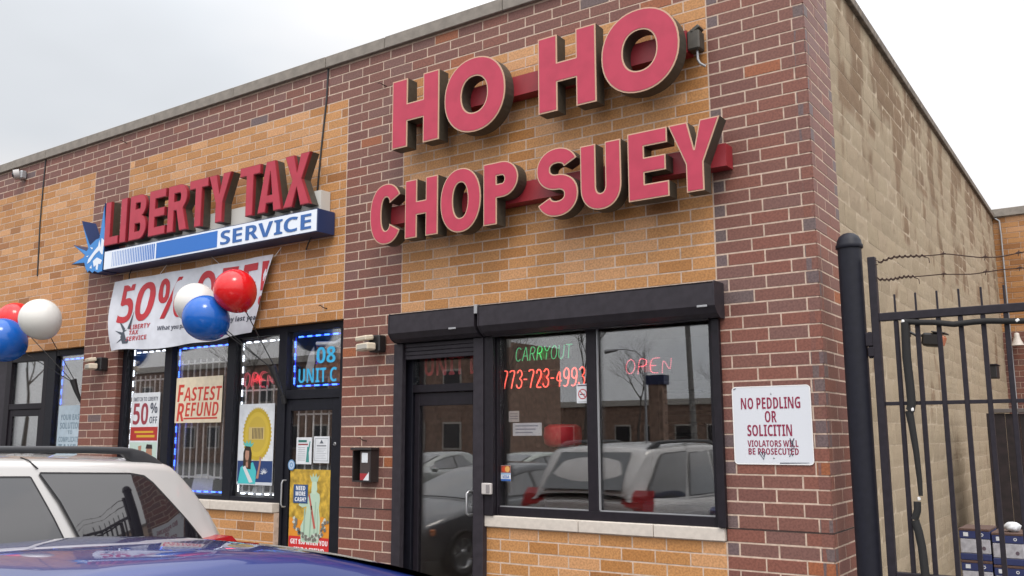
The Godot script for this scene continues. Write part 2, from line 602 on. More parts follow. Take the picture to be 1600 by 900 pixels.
const RED := [Color(0.192, 0.079, 0.060), Color(0.176, 0.073, 0.057), Color(0.212, 0.080, 0.056), Color(0.182, 0.088, 0.072), Color(0.140, 0.096, 0.094), Color(0.30, 0.100, 0.044)]
const TAN := [Color(0.49, 0.238, 0.090), Color(0.445, 0.208, 0.074), Color(0.54, 0.280, 0.128), Color(0.41, 0.182, 0.058), Color(0.33, 0.142, 0.050)]

func side_place(along: float, y: float, out := 0.0) -> Transform3D:
	var d := Vector3(-sin(TH), 0, -cos(TH))
	var n := Vector3(cos(TH), 0, -sin(TH))
	return Transform3D(Basis(d, Vector3.UP, n), d * along + Vector3(0, y, 0) + n * out)

func lay_bricks(red_wall: Node3D, tan_wall: Node3D, sill_walls: Array) -> void:
	var shapes := {}
	var meshes := {}
	for kind in ["red", "tan"]:
		var list := []
		for b in bricks:
			if b[0] != kind: continue
			var mid: float = (b[1] + b[2]) * 0.5
			var y := joint(b[3] + 0.5)
			var t := side_place(mid, y) if b[4] else Transform3D(Basis.IDENTITY, Vector3(mid, y, 0))
			var to := EYE - t.origin
			var size: float = (b[2] - b[1]) * maxf(0.05, to.normalized().dot(t.basis.z)) / to.length_squared()
			list.append([size, b[2] - b[1], t, b])
		list.sort_custom(func(p, q): return p[0] > q[0])
		var parent := red_wall if kind == "red" else tan_wall
		var rest := MB.new()
		for i in list.size():
			var w: float = list[i][1] - 0.0110
			var t: Transform3D = list[i][2]
			var b: Array = list[i][3]
			if b[2] > -0.001 and not b[4]:              # corner bricks reach the corner
				w += 0.005; t.origin.x += 0.0022
			if b[1] < 0.001 and b[4]:
				w += 0.005; t.origin += t.basis.x * -0.0022
			var k := brick_colour(kind)
			if kind == "red" and b[2] - b[1] < 0.12 and b[1] > -1.0 and rng.randf() < 0.6: k = 4
			var key := "%s_%d_%d" % [kind, roundi(w * 1000), k]
			if not shapes.has(key):
				shapes[key] = brick_shape(w, RED[k] if kind == "red" else TAN[k])
				meshes[key] = shapes[key].mesh()
			t.origin += t.basis.z * rng.randf_range(-0.0012, 0.0012)
			t.basis = t.basis * Basis(Vector3(0, 0, 1), rng.randf_range(-0.002, 0.002))
			if i < 298:
				var o := show_mesh("brick", meshes[key], M.brick, sill_walls[0 if b[1] > -4 else 1 if b[1] > -9.5 else 2] if b[3] >= 41 and kind == "tan" else parent)
				o.transform = t
			else:
				var v := rng.randf_range(0.93, 1.07)
				rest.add(shapes[key], t, Color(v, v, v))
		put("distant_brickwork", rest, M.brick, parent).set_meta("kind", "stuff")

func block_wall(parent: Node3D) -> void:
	var wall := MB.new()
	var d0 := 0.711
	var d1 := 12.3
	var t0 := side_place((d0 + d1) * 0.5, (R0 + BH * 6 + 0.0) * 0.5, -0.1050)
	wall.obox(t0, Vector3(d1 - d0, R0 + BH * 6, 0.2))
	var w := put("block_wall", wall, M.block_mortar, parent)
	var shapes := []
	for k in 10:
		var half := k >= 7
		var b := MB.new()
		b.col = [Color(0.47, 0.375, 0.265), Color(0.45, 0.355, 0.25), Color(0.46, 0.365, 0.255), Color(0.435, 0.345, 0.242)][k % 4]
		var l := 0.194 if half else 0.397
		var nx := 3 if half else 6
		var g := []
		for j in 4:
			var line := []
			for i in nx + 1:
				var e := i == 0 or i == nx or j == 0 or j == 3
				line.append(Vector3(l * (float(i) / nx - 0.5), 0.194 * (j / 3.0 - 0.5), -0.0035 - rng.randf() * 0.0015 if e else rng.randf_range(-0.002, 0.002)))
			g.append(line)
		for j in 3:
			for i in nx:
				b.quad(g[j][i], g[j][i + 1], g[j + 1][i + 1], g[j + 1][i])
		for i in nx:
			b.quad(g[0][i] + Vector3(0, 0, -0.06), g[0][i + 1] + Vector3(0, 0, -0.06), g[0][i + 1], g[0][i])
			b.quad(g[3][i + 1] + Vector3(0, 0, -0.06), g[3][i] + Vector3(0, 0, -0.06), g[3][i], g[3][i + 1])
		for j in 3:
			b.quad(g[j + 1][0] + Vector3(0, 0, -0.06), g[j][0] + Vector3(0, 0, -0.06), g[j][0], g[j + 1][0])
			b.quad(g[j][nx] + Vector3(0, 0, -0.06), g[j + 1][nx] + Vector3(0, 0, -0.06), g[j + 1][nx], g[j][nx])
		shapes.append(b)
	# weathering: brown-grey stains with ragged edges, thick under the coping, thin further down
	var stain := FastNoiseLite.new()
	stain.seed = 4; stain.frequency = 0.9; stain.fractal_octaves = 5
	var list := []
	for r in range(-3, 25):
		var x := d0
		var first := r % 2 != 0
		while x < d1 - 0.1:
			var l := 0.2032 if first else 0.4064
			first = false
			if x + l > d1: break
			var t := side_place(x + l * 0.5, joint(r * 2 + 1), rng.randf_range(-0.0015, 0.0015))
			var to := EYE - t.origin
			list.append([(l / 0.4064) * to.normalized().dot(t.basis.z) / to.length_squared(), t, l < 0.3, x + l * 0.5])
			x += l
	list.sort_custom(func(p, q): return p[0] > q[0])
	var rest := MB.new()
	for i in list.size():
		var e: Array = list[i]
		var k := rng.randi_range(7, 9) if e[2] else rng.randi_range(0, 6)
		var t: Transform3D = e[1]
		var v := rng.randf_range(0.95, 1.04)
		var one := MB.new()
		one.add(shapes[k], Transform3D.IDENTITY, Color(v, v, v))
		for j in one.v.size():
			var w3: Vector3 = t * one.v[j]
			var n := stain.get_noise_2d((e[3] + one.v[j].x) * 1.5, w3.y * 0.75)
			var reach := 0.40 if w3.y < 3.9 else 0.12 if w3.y < 4.7 else -0.12
			var f := smoothstep(reach, reach + 0.24, n)
			one.c[j] = one.c[j].lerp(one.c[j] * Color(0.64, 0.555, 0.52), f)
		if i < 298: show_mesh("concrete_block", one.mesh(), M.block, w).transform = t
		else: rest.add(one, t)
	put("distant_blockwork", rest, M.block, w).set_meta("kind", "stuff")

const X_R := -0.8128        # right pier, inner edge
const X_P2R := -4.1656      # middle pier
const X_P2L := -4.9784
const X_P1R := -9.0424      # far pier
const X_P1L := -9.8552
const X_END := -14.2
const TOP := 5.955

func building() -> Node3D:
	var b := thing("brick_shop_building", "one-storey strip of shops in red and tan brick with dark shopfronts", "building")
	# mortar behind the bricks, wall by wall
	var red := MB.new()
	var tan := MB.new()
	var z0 := -0.2
	var z1 := -0.0018
	for e in [[X_R + 0.011, -0.012], [X_P2L + 0.011, X_P2R - 0.011], [X_P1L + 0.011, X_P1R - 0.011]]:
		red.box(Vector3(e[0], 0, z0), Vector3(e[1], joint(-3), z1))
	red.box(Vector3(X_END, joint(-3) + 0.0005, z0), Vector3(-0.012, TOP, z1))
	red.obox(side_place(0.36, TOP * 0.5, -0.1018), Vector3(0.70, TOP, 0.2))
	tan.box(Vector3(X_P2R - 0.0105, joint(22), z0), Vector3(X_R + 0.0105, joint(-3), z1))
	tan.box(Vector3(X_P1R - 0.0105, joint(21) + 0.006, z0), Vector3(X_P2L + 0.0105, joint(-3), z1))
	tan.box(Vector3(X_END, joint(21) + 0.006, z0), Vector3(X_P1L + 0.0105, joint(-3), z1))
	var rw := put("red_brick_wall", red, M.mortar, b)
	var tw := put("tan_brick_wall", tan, M.mortar, b)
	var lw := []
	for e in [[-3.13, X_R + 0.0105], [X_P1R - 0.0105, -5.945], [-10.75, X_P1L + 0.0105]]:
		var low := MB.new()
		low.box(Vector3(e[0], 0, z0), Vector3(e[1], joint(41), z1))
		lw.append(put("sill_brick_wall", low, M.mortar, b))
	for c in range(-7, 50):
		var even := c % 2 == 0
		if c < -3:
			row("red", X_END, 0, c, BL * 2 / 3 if even else BL / 3)
		else:
			if c == 24: row_left("red", X_R, 0, c, BL * 2 / 3)
			else: row("red", X_R, 0, c, BL * 2 / 3 if even else BL / 3)
			row_left("red", X_P2L, X_P2R, c, BL * 2 / 3 if even else BL)
			row_left("red", X_P1L, X_P1R, c, BL * 2 / 3 if even else BL)
		if c >= -3 and c < 22: row("tan", X_P2R, X_R, c, BL if even else BL * 2 / 3)
		if c >= -3 and c < 21:
			row("tan", X_P1R, X_P2L, c, BL / 3 if even else BL)
			row("tan", X_END, X_P1L, c, BL / 3 if even else BL)
		if c >= 41:
			row("tan", -3.137, X_R, c, BL if even else BL * 2 / 3)
			row("tan", X_P1R, -5.945, c, BL if even else BL * 2 / 3)
			row("tan", -10.75, X_P1L, c, BL if even else BL * 2 / 3)
		row_left("red", 0, 0.711, c, BL / 3 if even else BL, true)
	lay_bricks(rw, tw, lw)
	var dark := mat(lin(0.035, 0.017, 0.014), 0.8)
	for e in [[X_R + 0.001, -0.002], [X_P2L + 0.004, X_P2R - 0.004]]:
		bar("flashing", Vector3(e[0], joint(40) - 0.0052, -0.02), Vector3(e[1], joint(40) + 0.0052, 0.0006), dark, b)
	var fl := MB.new()
	fl.obox(side_place(0.355, joint(40), -0.0094), Vector3(0.70, 0.0104, 0.02))
	put("flashing", fl, dark, b)
	block_wall(b)
	# parapet caps
	var cap := Node3D.new()
	cap.name = "coping"
	b.add_child(cap)
	var seams := [0.05, -1.35, -2.88, -4.42, -5.31, -6.9, -8.5, -10.05, -11.16, -12.1, -13.2, X_END]
	for i in seams.size() - 1:
		bar("coping_stone", Vector3(seams[i + 1] + 0.004, TOP, -0.32), Vector3(seams[i] - 0.004, 6.085 + 0.0015 * (i % 3), 0.05 - 0.0015 * (i % 2)), M.coping, cap, 0.006)
	var side_cap := grain(mat(lin(0.20, 0.16, 0.125), 0.9), T.patch, 1.3, T.bump, 0.2)
	var d := 0.36
	while d < 12.2:
		var s := MB.new()
		s.cbox(side_place(d + 0.74, R0 + BH * 6 + 0.045, -0.11), Vector3(1.47, 0.09, 0.30), 0.006)
		put("coping_stone", s, side_cap, cap)
		d += 1.48
	# control joints in the brickwork: dark sealant lines with a loose wire hanging along them
	# sills
	for e in [[[X_R - 0.001, -1.42, -2.12, -3.137]], [[-5.945, -7.0, -8.1, X_P1R]], [[X_P1L, -10.75]]]:
		var xs: Array = e[0]
		var n := Node3D.new()
		n.name = "window_sill"
		b.add_child(n, true)
		for i in xs.size() - 1:
			bar("sill_stone", Vector3(xs[i + 1] + 0.003, joint(41) + 0.004, -0.2), Vector3(xs[i] - 0.003, joint(40), 0.032), M.sill, n, 0.005)
	# rooms behind the glass
	for r in [["shop_floor", Vector3(X_END, 0.02, -9.6), Vector3(-0.35, 0.15, -0.2), M.inside_dark], ["ceiling", Vector3(X_END, 3.35, -9.6), Vector3(-0.35, 3.42, -0.205), M.inside],
			["back_wall", Vector3(X_END, 0.15, -6.2), Vector3(-0.4, 3.35, -6.1), M.inside], ["party_wall", Vector3(-4.66, 0.15, -6.1), Vector3(-4.46, 3.35, -0.2), M.inside], ["party_wall", Vector3(-9.55, 0.15, -6.1), Vector3(-9.35, 3.35, -0.2), M.inside],
			["party_wall", Vector3(-0.55, 0.15, -6.1), Vector3(-0.45, 3.35, -0.2), M.inside], ["end_wall", Vector3(X_END - 0.2, 0, -12.3), Vector3(X_END, 5.9, -0.01), M.inside], ["roof", Vector3(X_END, 5.35, -12.2), Vector3(-0.5, 5.5, -0.205), M.coping],
			["rear_wall", Vector3(X_END, 0, -12.5), Vector3(-0.3, 5.9, -12.3), M.inside]]:
		bar(r[0], r[1], r[2], r[3], b)
	return b

func pane(parent: Node3D, x0: float, x1: float, y0: float, y1: float, z: float) -> void:
	var b := MB.new()
	var mid := Vector3((x0 + x1) * 0.5, (y0 + y1) * 0.5, z)
	b.obox(Transform3D(Basis.IDENTITY, Vector3.ZERO), Vector3(x1 - x0, y1 - y0, 0.006))
	b.obox(Transform3D(Basis.IDENTITY, Vector3(0, 0, -0.009)), Vector3(x1 - x0, y1 - y0, 0.006))
	b.obox(Transform3D(Basis.IDENTITY, Vector3(0, 0, -0.022)), Vector3(x1 - x0, y1 - y0, 0.006))
	b.obox(Transform3D(Basis.IDENTITY, Vector3(0, 0, -0.031)), Vector3(x1 - x0, y1 - y0, 0.006))
	put("pane", b, M.pane, parent, mid)

func part(called: String, parent: Node3D) -> Node3D:
	var o := Node3D.new()
	o.name = called
	parent.add_child(o, true)
	return o

func frames(b: Node3D) -> void:
	# carry-out bay: window of two panes
	var w := part("shop_window", b)
	for e in [[-3.135, -2.985, 1.166, 2.99], [-0.905, X_R - 0.0, 1.166, 2.99]]:
		bar("frame", Vector3(e[0], e[2], -0.13), Vector3(e[1] - 0.001, e[3], -0.012), M.bronze, w, 0.003)
	bar("frame", Vector3(-2.985, 1.166, -0.125), Vector3(-0.905, 1.242, -0.02), M.bronze, w, 0.003)
	bar("frame", Vector3(-2.985, 2.838, -0.125), Vector3(-0.905, 2.99, -0.02), M.bronze, w, 0.003)
	bar("mullion", Vector3(-2.045, 1.242, -0.125), Vector3(-1.95, 2.838, -0.022), M.bronze, w, 0.003)
	pane(w, -2.985, -2.045, 1.242, 2.838, -0.062)
	pane(w, -1.95, -0.905, 1.242, 2.838, -0.062)
	bar("glazing_bead", Vector3(-2.98, 1.243, -0.058), Vector3(-2.05, 1.252, -0.042), M.grey_metal, w)
	bar("glazing_bead", Vector3(-1.945, 1.243, -0.058), Vector3(-0.91, 1.252, -0.042), M.grey_metal, w)
	bar("glazing_bead", Vector3(-1.949, 1.252, -0.058), Vector3(-1.938, 2.83, -0.036), M.grey_metal, w)
	# its door
	var d := part("shop_door", b)
	bar("frame", Vector3(X_P2R, 0.15, -0.16), Vector3(-4.05, 2.99, -0.055), M.dark_frame, d, 0.003)
	bar("frame", Vector3(-3.262, 0.15, -0.16), Vector3(-3.137, 2.99, -0.055), M.bronze, d, 0.003)
	bar("frame", Vector3(-4.05, 2.72, -0.16), Vector3(-3.262, 2.99, -0.055), M.bronze, d, 0.003)
	bar("frame", Vector3(-4.05, 2.30, -0.15), Vector3(-3.262, 2.375, -0.06), M.bronze, d, 0.003)
	pane(d, -4.05, -3.262, 2.375, 2.72, -0.1)
	for e in [[-4.045, -3.985, 0.17, 2.293], [-3.327, -3.267, 0.17, 2.293]]:
		bar("stile", Vector3(e[0], e[2], -0.135), Vector3(e[1], e[3], -0.085), M.bronze, d, 0.003)
	bar("rail", Vector3(-3.985, 2.17, -0.134), Vector3(-3.327, 2.293, -0.086), M.bronze, d, 0.003)
	bar("rail", Vector3(-3.985, 0.17, -0.134), Vector3(-3.327, 0.42, -0.086), M.bronze, d, 0.003)
	pane(d, -3.985, -3.327, 0.42, 2.17, -0.1)
	var hb := MB.new()
	hb.tube([Vector3(-3.30, 1.155, -0.085), Vector3(-3.325, 1.155, -0.03), Vector3(-3.335, 1.17, -0.012), Vector3(-3.335, 1.35, -0.012), Vector3(-3.325, 1.365, -0.03), Vector3(-3.30, 1.365, -0.085)], 0.0125, 10)
	put("handle", hb, M.steel, d)
	bar("threshold", Vector3(-4.05, 0.15, -0.16), Vector3(-3.262, 0.168, -0.03), M.grey_metal, d, 0.003)
	# tax office bay: three panes, a door and the light over it
	w = part("shop_window", b)
	var yb := 1.166
	for e in [[X_P1R, -8.955], [-8.14, -8.0], [-6.93, -6.79], [-6.045, -5.915]]:
		bar("mullion", Vector3(e[0], yb, -0.16), Vector3(e[1], 3.096, -0.07), M.dark_frame, w, 0.003)
	for e in [[-8.955, -8.14], [-8.0, -6.93], [-6.79, -6.045]]:
		bar("frame", Vector3(e[0], yb, -0.155), Vector3(e[1], 1.215, -0.075), M.dark_frame, w, 0.003)
		bar("frame", Vector3(e[0], 3.015, -0.155), Vector3(e[1], 3.096, -0.075), M.dark_frame, w, 0.003)
		pane(w, e[0], e[1], 1.215, 3.015, -0.115)
	d = part("shop_door", b)
	bar("frame", Vector3(-5.08, 0.15, -0.16), Vector3(X_P2L, 3.096, -0.07), M.dark_frame, d, 0.003)
	bar("frame", Vector3(-5.995, 0.15, -0.16), Vector3(-5.915, yb, -0.07), M.dark_frame, d, 0.003)
	bar("frame", Vector3(-5.915, 3.03, -0.155), Vector3(-5.08, 3.096, -0.075), M.dark_frame, d, 0.003)
	bar("frame", Vector3(-5.915, 2.285, -0.155), Vector3(-5.08, 2.385, -0.075), M.dark_frame, d, 0.003)
	pane(d, -5.915, -5.08, 2.385, 3.03, -0.115)
	for e in [[-5.91, -5.84], [-5.20, -5.085]]:
		bar("stile", Vector3(e[0], 0.17, -0.145), Vector3(e[1], 2.28, -0.09), M.dark_frame, d, 0.003)
	bar("rail", Vector3(-5.84, 2.158, -0.144), Vector3(-5.20, 2.28, -0.091), M.dark_frame, d, 0.003)
	bar("rail", Vector3(-5.84, 0.17, -0.144), Vector3(-5.20, 0.40, -0.091), M.dark_frame, d, 0.003)
	pane(d, -5.84, -5.20, 0.40, 2.158, -0.11)
	hb = MB.new()
	hb.tube([Vector3(-5.875, 1.13, -0.09), Vector3(-5.875, 1.13, -0.045), Vector3(-5.875, 1.16, -0.03), Vector3(-5.875, 1.38, -0.03), Vector3(-5.875, 1.41, -0.045), Vector3(-5.875, 1.41, -0.09)], 0.009, 8)
	put("handle", hb, M.grey_metal, d)
	var lk := MB.new()
	lk.lathe(Transform3D(Basis(Vector3(1, 0, 0), PI / 2), Vector3(-5.145, 1.80, -0.09)), [Vector2(0, 0.012), Vector2(0.016, 0.012), Vector2(0.02, 0.004), Vector2(0.02, 0)], 14)
	put("lock", lk, M.grey_metal, d)
	# the third bay, at the end of the block
	w = part("shop_window", b)
	bar("mullion", Vector3(-10.86, yb, -0.16), Vector3(-10.66, 3.096, -0.07), M.dark_frame, w, 0.003)
	bar("mullion", Vector3(-9.93, yb, -0.16), Vector3(X_P1L, 3.096, -0.07), M.dark_frame, w, 0.003)
	bar("frame", Vector3(-10.66, yb, -0.155), Vector3(-9.93, 1.215, -0.075), M.dark_frame, w, 0.003)
	bar("frame", Vector3(-10.66, 3.015, -0.155), Vector3(-9.93, 3.096, -0.075), M.dark_frame, w, 0.003)
	pane(w, -10.66, -9.93, 1.215, 3.015, -0.115)
	d = part("shop_door", b)
	for e in [[-12.0, -11.86], [-10.97, -10.86]]:
		bar("frame", Vector3(e[0], 0.15, -0.16), Vector3(e[1], 3.096, -0.07), M.bronze, d, 0.003)
	bar("frame", Vector3(-11.86, 2.98, -0.155), Vector3(-10.97, 3.096, -0.075), M.bronze, d, 0.003)
	bar("frame", Vector3(-11.86, 2.29, -0.155), Vector3(-10.97, 2.37, -0.075), M.bronze, d, 0.003)
	pane(d, -11.86, -10.97, 2.37, 2.98, -0.115)
	for e in [[-11.855, -11.77], [-11.06, -10.975]]:
		bar("stile", Vector3(e[0], 0.17, -0.145), Vector3(e[1], 2.285, -0.09), M.bronze, d, 0.003)
	bar("rail", Vector3(-11.77, 2.19, -0.144), Vector3(-11.06, 2.285, -0.091), M.bronze, d, 0.003)
	bar("rail", Vector3(-11.77, 0.17, -0.144), Vector3(-11.06, 0.4, -0.091), M.bronze, d, 0.003)
	pane(d, -11.77, -11.06, 0.40, 2.19, -0.11)
	bar("metal_panel", Vector3(X_END, 0.15, -0.12), Vector3(-12.0, 3.096, -0.08), M.shutter, b)
	# sealant lines where the brickwork may move
	for e in [[-5.30, -5.315, -5.38, -5.44, 4.3], [-11.21, -11.225, -11.23, -11.19, 4.2]]:
		var j := MB.new()
		j.tube([Vector3(e[0], 5.97, 0.006), Vector3(e[1], 5.6, 0.006), Vector3(e[2], 5.0, 0.007), Vector3(e[3], e[4], 0.006)], 0.011, 6)
		put("wall_cable", j, M.black, b)

# ---------------------------------------------------------------- signs on the wall
func wall_signs() -> void:
	var z := 0.15
	var s := thing("channel_letter_sign", "upper red channel-letter sign of two short words, spaced wide on its raceway", "shop sign", Vector3(-2.5, 4.70, 0), "red channel-letter signs on tan brick")
	var rc := MB.new()
	rc.box(Vector3(-4.0, 5.005, 0.012), Vector3(-0.93, 5.195, z))
	put("raceway", rc, M.raceway, s, -s.position)
	var dp := 0.135
	for e in [["H", -4.06, 0.605], ["O", -3.385, 0.715], ["H", -2.305, 0.595], ["O", -1.655, 0.725]]:
		var o: bool = e[0] == "O"
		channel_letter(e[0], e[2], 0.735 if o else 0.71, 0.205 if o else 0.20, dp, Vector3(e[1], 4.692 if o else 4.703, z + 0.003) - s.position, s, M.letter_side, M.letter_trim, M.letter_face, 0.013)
	var jb := MB.new()
	jb.cbox(Transform3D(Basis.IDENTITY, Vector3(-0.875, 5.10, 0.09)), Vector3(0.11, 0.17, 0.12), 0.012)
	jb.cbox(Transform3D(Basis(Vector3(0, 0, 1), 0.5), Vector3(-0.86, 5.19, 0.10)), Vector3(0.09, 0.035, 0.10), 0.006)
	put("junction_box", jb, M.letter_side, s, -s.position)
	var cd := MB.new()
	cd.tube([Vector3(-0.86, 5.02, 0.10), Vector3(-0.858, 4.94, 0.10), Vector3(-0.845, 4.905, 0.09), Vector3(-0.81, 4.88, 0.06)], 0.011, 8)
	put("conduit", cd, M.grey_metal, s, -s.position)
	s = thing("channel_letter_sign", "lower red channel-letter sign of two longer words above the dark shutter boxes", "shop sign", Vector3(-2.5, 3.77, 0), "red channel-letter signs on tan brick")
	rc = MB.new()
	rc.box(Vector3(-4.2, 3.98, 0.012), Vector3(-0.63, 4.165, z))
	put("raceway", rc, M.raceway, s, -s.position)
	for e in [["C", -4.335, 0.425], ["H", -3.87, 0.41], ["O", -3.425, 0.475], ["P", -2.917, 0.385], ["S", -2.33, 0.42], ["U", -1.882, 0.39], ["E", -1.425, 0.365], ["Y", -1.055, 0.44]]:
		var tall: bool = e[0] in ["C", "O", "S"]
		var up: bool = e[0] == "U"
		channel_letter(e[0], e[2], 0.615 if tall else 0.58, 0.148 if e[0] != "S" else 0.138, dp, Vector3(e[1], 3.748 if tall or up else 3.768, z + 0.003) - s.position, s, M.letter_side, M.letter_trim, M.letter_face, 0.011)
	# the tax office sign: red letters, a blue and white cabinet below and a crowned head at its end
	s = thing("tax_office_sign", "red letters over a blue and white cabinet with a spiky crowned head", "shop sign", Vector3(-7.2, 4.03, 0))
	var bp := MB.new()
	bp.box(Vector3(-8.8, 4.20, 0.01), Vector3(-5.21, 4.51, 0.145))
	put("backing_panel", bp, mat(lin(0.52, 0.50, 0.46), 0.6), s, -s.position)
	for e in [["L", -9.075, 0.31], ["I", -8.73, 0.135], ["B", -8.53, 0.36], ["E", -8.12, 0.345], ["R", -7.735, 0.375], ["T", -7.32, 0.355], ["Y", -6.955, 0.40], ["T", -6.395, 0.35], ["A", -6.075, 0.395], ["X", -5.655, 0.42]]:
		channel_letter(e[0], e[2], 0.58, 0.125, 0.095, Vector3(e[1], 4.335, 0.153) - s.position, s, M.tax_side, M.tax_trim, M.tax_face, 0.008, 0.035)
	var cb := MB.new()
	cb.cbox(Transform3D(Basis.IDENTITY, Vector3(-7.105, 4.145, 0.135)), Vector3(3.95, 0.255, 0.25), 0.004)
	var cab := put("cabinet", cb, M.cabinet, s, -s.position)
	var fr := MB.new()
	fr.box(Vector3(-9.07, 4.028, 0.261), Vector3(-5.14, 4.262, 0.266))
	put("cabinet_face", fr, mat(lin(0.68, 0.72, 0.78), 0.4), cab)
	var bl := MB.new()
	bl.box(Vector3(-7.95, 4.048, 0.2665), Vector3(-6.78, 4.242, 0.269))
	for i in 26:                                       # stripes that thin out towards the end
		var x := -7.985 - i * 0.036
		bl.box(Vector3(x - 0.022 + i * 0.00065, 4.05, 0.2665), Vector3(x, 4.24, 0.2685))
	put("blue_band", bl, mat(lin(0.012, 0.13, 0.46), 0.4), cab)
	text("lettering", "SERVICE", Vector3(-5.97, 4.145, 0.269), 1.50, 0.165, mat(lin(0.02, 0.10, 0.32), 0.4), cab, 0.004)
	var hd := MB.new()
	var crown := pts([-9.10, 4.01, -9.085, 4.46, -9.15, 4.93, -9.22, 4.47, -9.30, 4.46, -9.43, 4.40, -9.67, 4.76, -9.47, 4.36, -9.50, 4.33, -9.85, 4.455, -9.54, 4.275, -9.57, 4.25, -9.86, 4.185, -9.54, 4.17, -9.50, 4.09, -9.45, 4.03, -9.40, 4.05, -9.33, 4.01, -9.28, 4.03, -9.2, 4.0])
	hd.prism(crown, [], 0.06, 0.262)
	var head := put("crowned_head", hd, M.cabinet, s, -s.position)
	var hf := MB.new()
	hf.prism(Geometry2D.offset_polygon(crown if not Geometry2D.is_polygon_clockwise(crown) else reversed(crown), -0.006)[0], [], 0.2625, 0.265)
	put("blue_face", hf, mat(lin(0.03, 0.20, 0.52), 0.4), head)
	var wf := MB.new()
	for q in [[-9.115, 4.24, -9.10, 4.42, -9.16, 4.46, -9.17, 4.33, -9.21, 4.44, -9.23, 4.36, -9.32, 4.30, -9.44, 4.21, -9.46, 4.15, -9.40, 4.17, -9.30, 4.25, -9.20, 4.30, -9.14, 4.24],
			[-9.33, 4.17, -9.24, 4.21, -9.12, 4.16, -9.15, 4.11, -9.2, 4.12, -9.21, 4.04, -9.25, 4.05, -9.25, 4.11, -9.30, 4.09], [-9.42, 4.37, -9.35, 4.35, -9.37, 4.33], [-9.50, 4.25, -9.44, 4.26, -9.46, 4.24], [-9.40, 4.085, -9.36, 4.12, -9.35, 4.075]]:
		wf.prism(pts(q), [], 0.2655, 0.268)
	put("white_features", wf, mat(lin(0.66, 0.70, 0.76), 0.4), head)
	for e in [[-5.38, 4.03], [-8.7, 4.03]]:
		var k := MB.new()
		k.tube([Vector3(e[0], e[1], 0.1), Vector3(e[0] - 0.08, e[1] - 0.07, 0.08), Vector3(e[0] - 0.16, e[1] - 0.12, 0.03), Vector3(e[0] - 0.19, e[1] - 0.10, 0.008)], 0.008, 6)
		put("feed_cable", k, M.black, s, -s.position)

func banner() -> void:
	var s := thing("vinyl_banner", "white vinyl banner with big red discount figures, hung under the tax sign", "banner", Vector3(-7.6, 3.45, 0.05))
	# four corners and a slack belly: the lower left hangs away from the wall
	var at := func(u: float, v: float) -> Vector3:
		var top := Vector3(-9.13, 3.90, 0.03).lerp(Vector3(-6.02, 3.905, 0.035), u)
		var bot := Vector3(-9.06, 2.985, 0.05).lerp(Vector3(-6.36, 3.035, 0.02), u)
		var p := bot.lerp(top, v)
		p.z += 0.04 + 0.035 * sin(u * 9.0) * (1 - v) + 0.012 * sin(u * 23 + v * 5) + 0.05 * sin(PI * v) * maxf(0, 0.25 - u)
		p.x -= 0.07 * sin(PI * v) * maxf(0, 1 - u * 8)
		p.y += -0.035 * sin(PI * u) * (1 - v) + 0.012 * sin(u * 14) * (1 - v)
		return p
	var rows := []
	for j in 13:
		var line := []
		for i in 61: line.append(at.call(i / 60.0, j / 12.0))
		rows.append(line)
	var b := MB.new()
	for j in 12:
		for i in 60: b.quad(rows[j][i], rows[j][i + 1], rows[j + 1][i + 1], rows[j + 1][i])
	var cloth := smooth(b)
	var m := grain(mat(lin(0.60, 0.61, 0.66), 0.42, 0, 0.4), T.soft, 0.9)
	m.backlight_enabled = true; m.backlight = Color(0.25, 0.25, 0.27)
	put("sheet", cloth, m, s, -s.position)
	var x0 := -9.1
	var drape := func(q: Vector2) -> Vector3:
		var u := clampf((q.x - x0) / 3.0, 0, 1)
		var v := clampf((q.y - 3.0) / 0.9, 0, 1)
		for k in 6:
			var p: Vector3 = at.call(u, v)
			u = clampf(u + (q.x - p.x) / 3.0, 0, 1); v = clampf(v + (q.y - p.y) / 0.9, 0, 1)
		return at.call(u, v) + Vector3(0, 0, 0.004)
	for e in [["50%", -8.98, 3.33, 1.36, 0.50, M.text_red], ["OFF!", -7.46, 3.34, 1.31, 0.50, M.text_red], ["What you paid another tax company last year", -8.12, 3.17, 1.86, 0.075, M.text_dark], ["LIBERTY", -8.66, 3.235, 0.42, 0.055, M.text_red], ["TAX", -8.68, 3.165, 0.21, 0.055, M.text_red], ["SERVICE", -8.72, 3.09, 0.43, 0.055, M.text_red]]:
		put("lettering", draped(e[0], e[1], e[2], e[3], e[4], 0.16, drape), e[5], s, -s.position)
	var st := MB.new()
	for q in [[-8.72, 3.25, -8.58, 3.47, -8.66, 3.24], [-8.80, 3.22, -8.94, 3.40, -8.76, 3.25], [-8.82, 3.17, -8.97, 3.24, -8.80, 3.205], [-8.80, 3.11, -8.92, 3.07, -8.80, 3.15], [-8.78, 3.06, -8.68, 3.06, -8.66, 3.10, -8.72, 3.12, -8.78, 3.21, -8.72, 3.24, -8.80, 3.23, -8.84, 3.15]]:
		var p := pts(q)
		for t in range(0, Geometry2D.triangulate_polygon(p).size(), 3):
			var ix := Geometry2D.triangulate_polygon(p)
			st.tri(drape.call(p[ix[t]]), drape.call(p[ix[t + 1]]), drape.call(p[ix[t + 2]]))
	put("star_emblem", st, mat(lin(0.05, 0.06, 0.08), 0.6), s, -s.position)
	for e in [[-8.2, 3.90, -8.05, 4.03], [-7.0, 3.90, -7.2, 4.03], [-6.05, 3.89, -5.95, 3.98]]:
		var t := MB.new()
		t.tube([Vector3(e[0], e[1], 0.035), Vector3(e[2], e[3], 0.03)], 0.004, 5)
		put("tie", t, M.white_bars, s, -s.position)

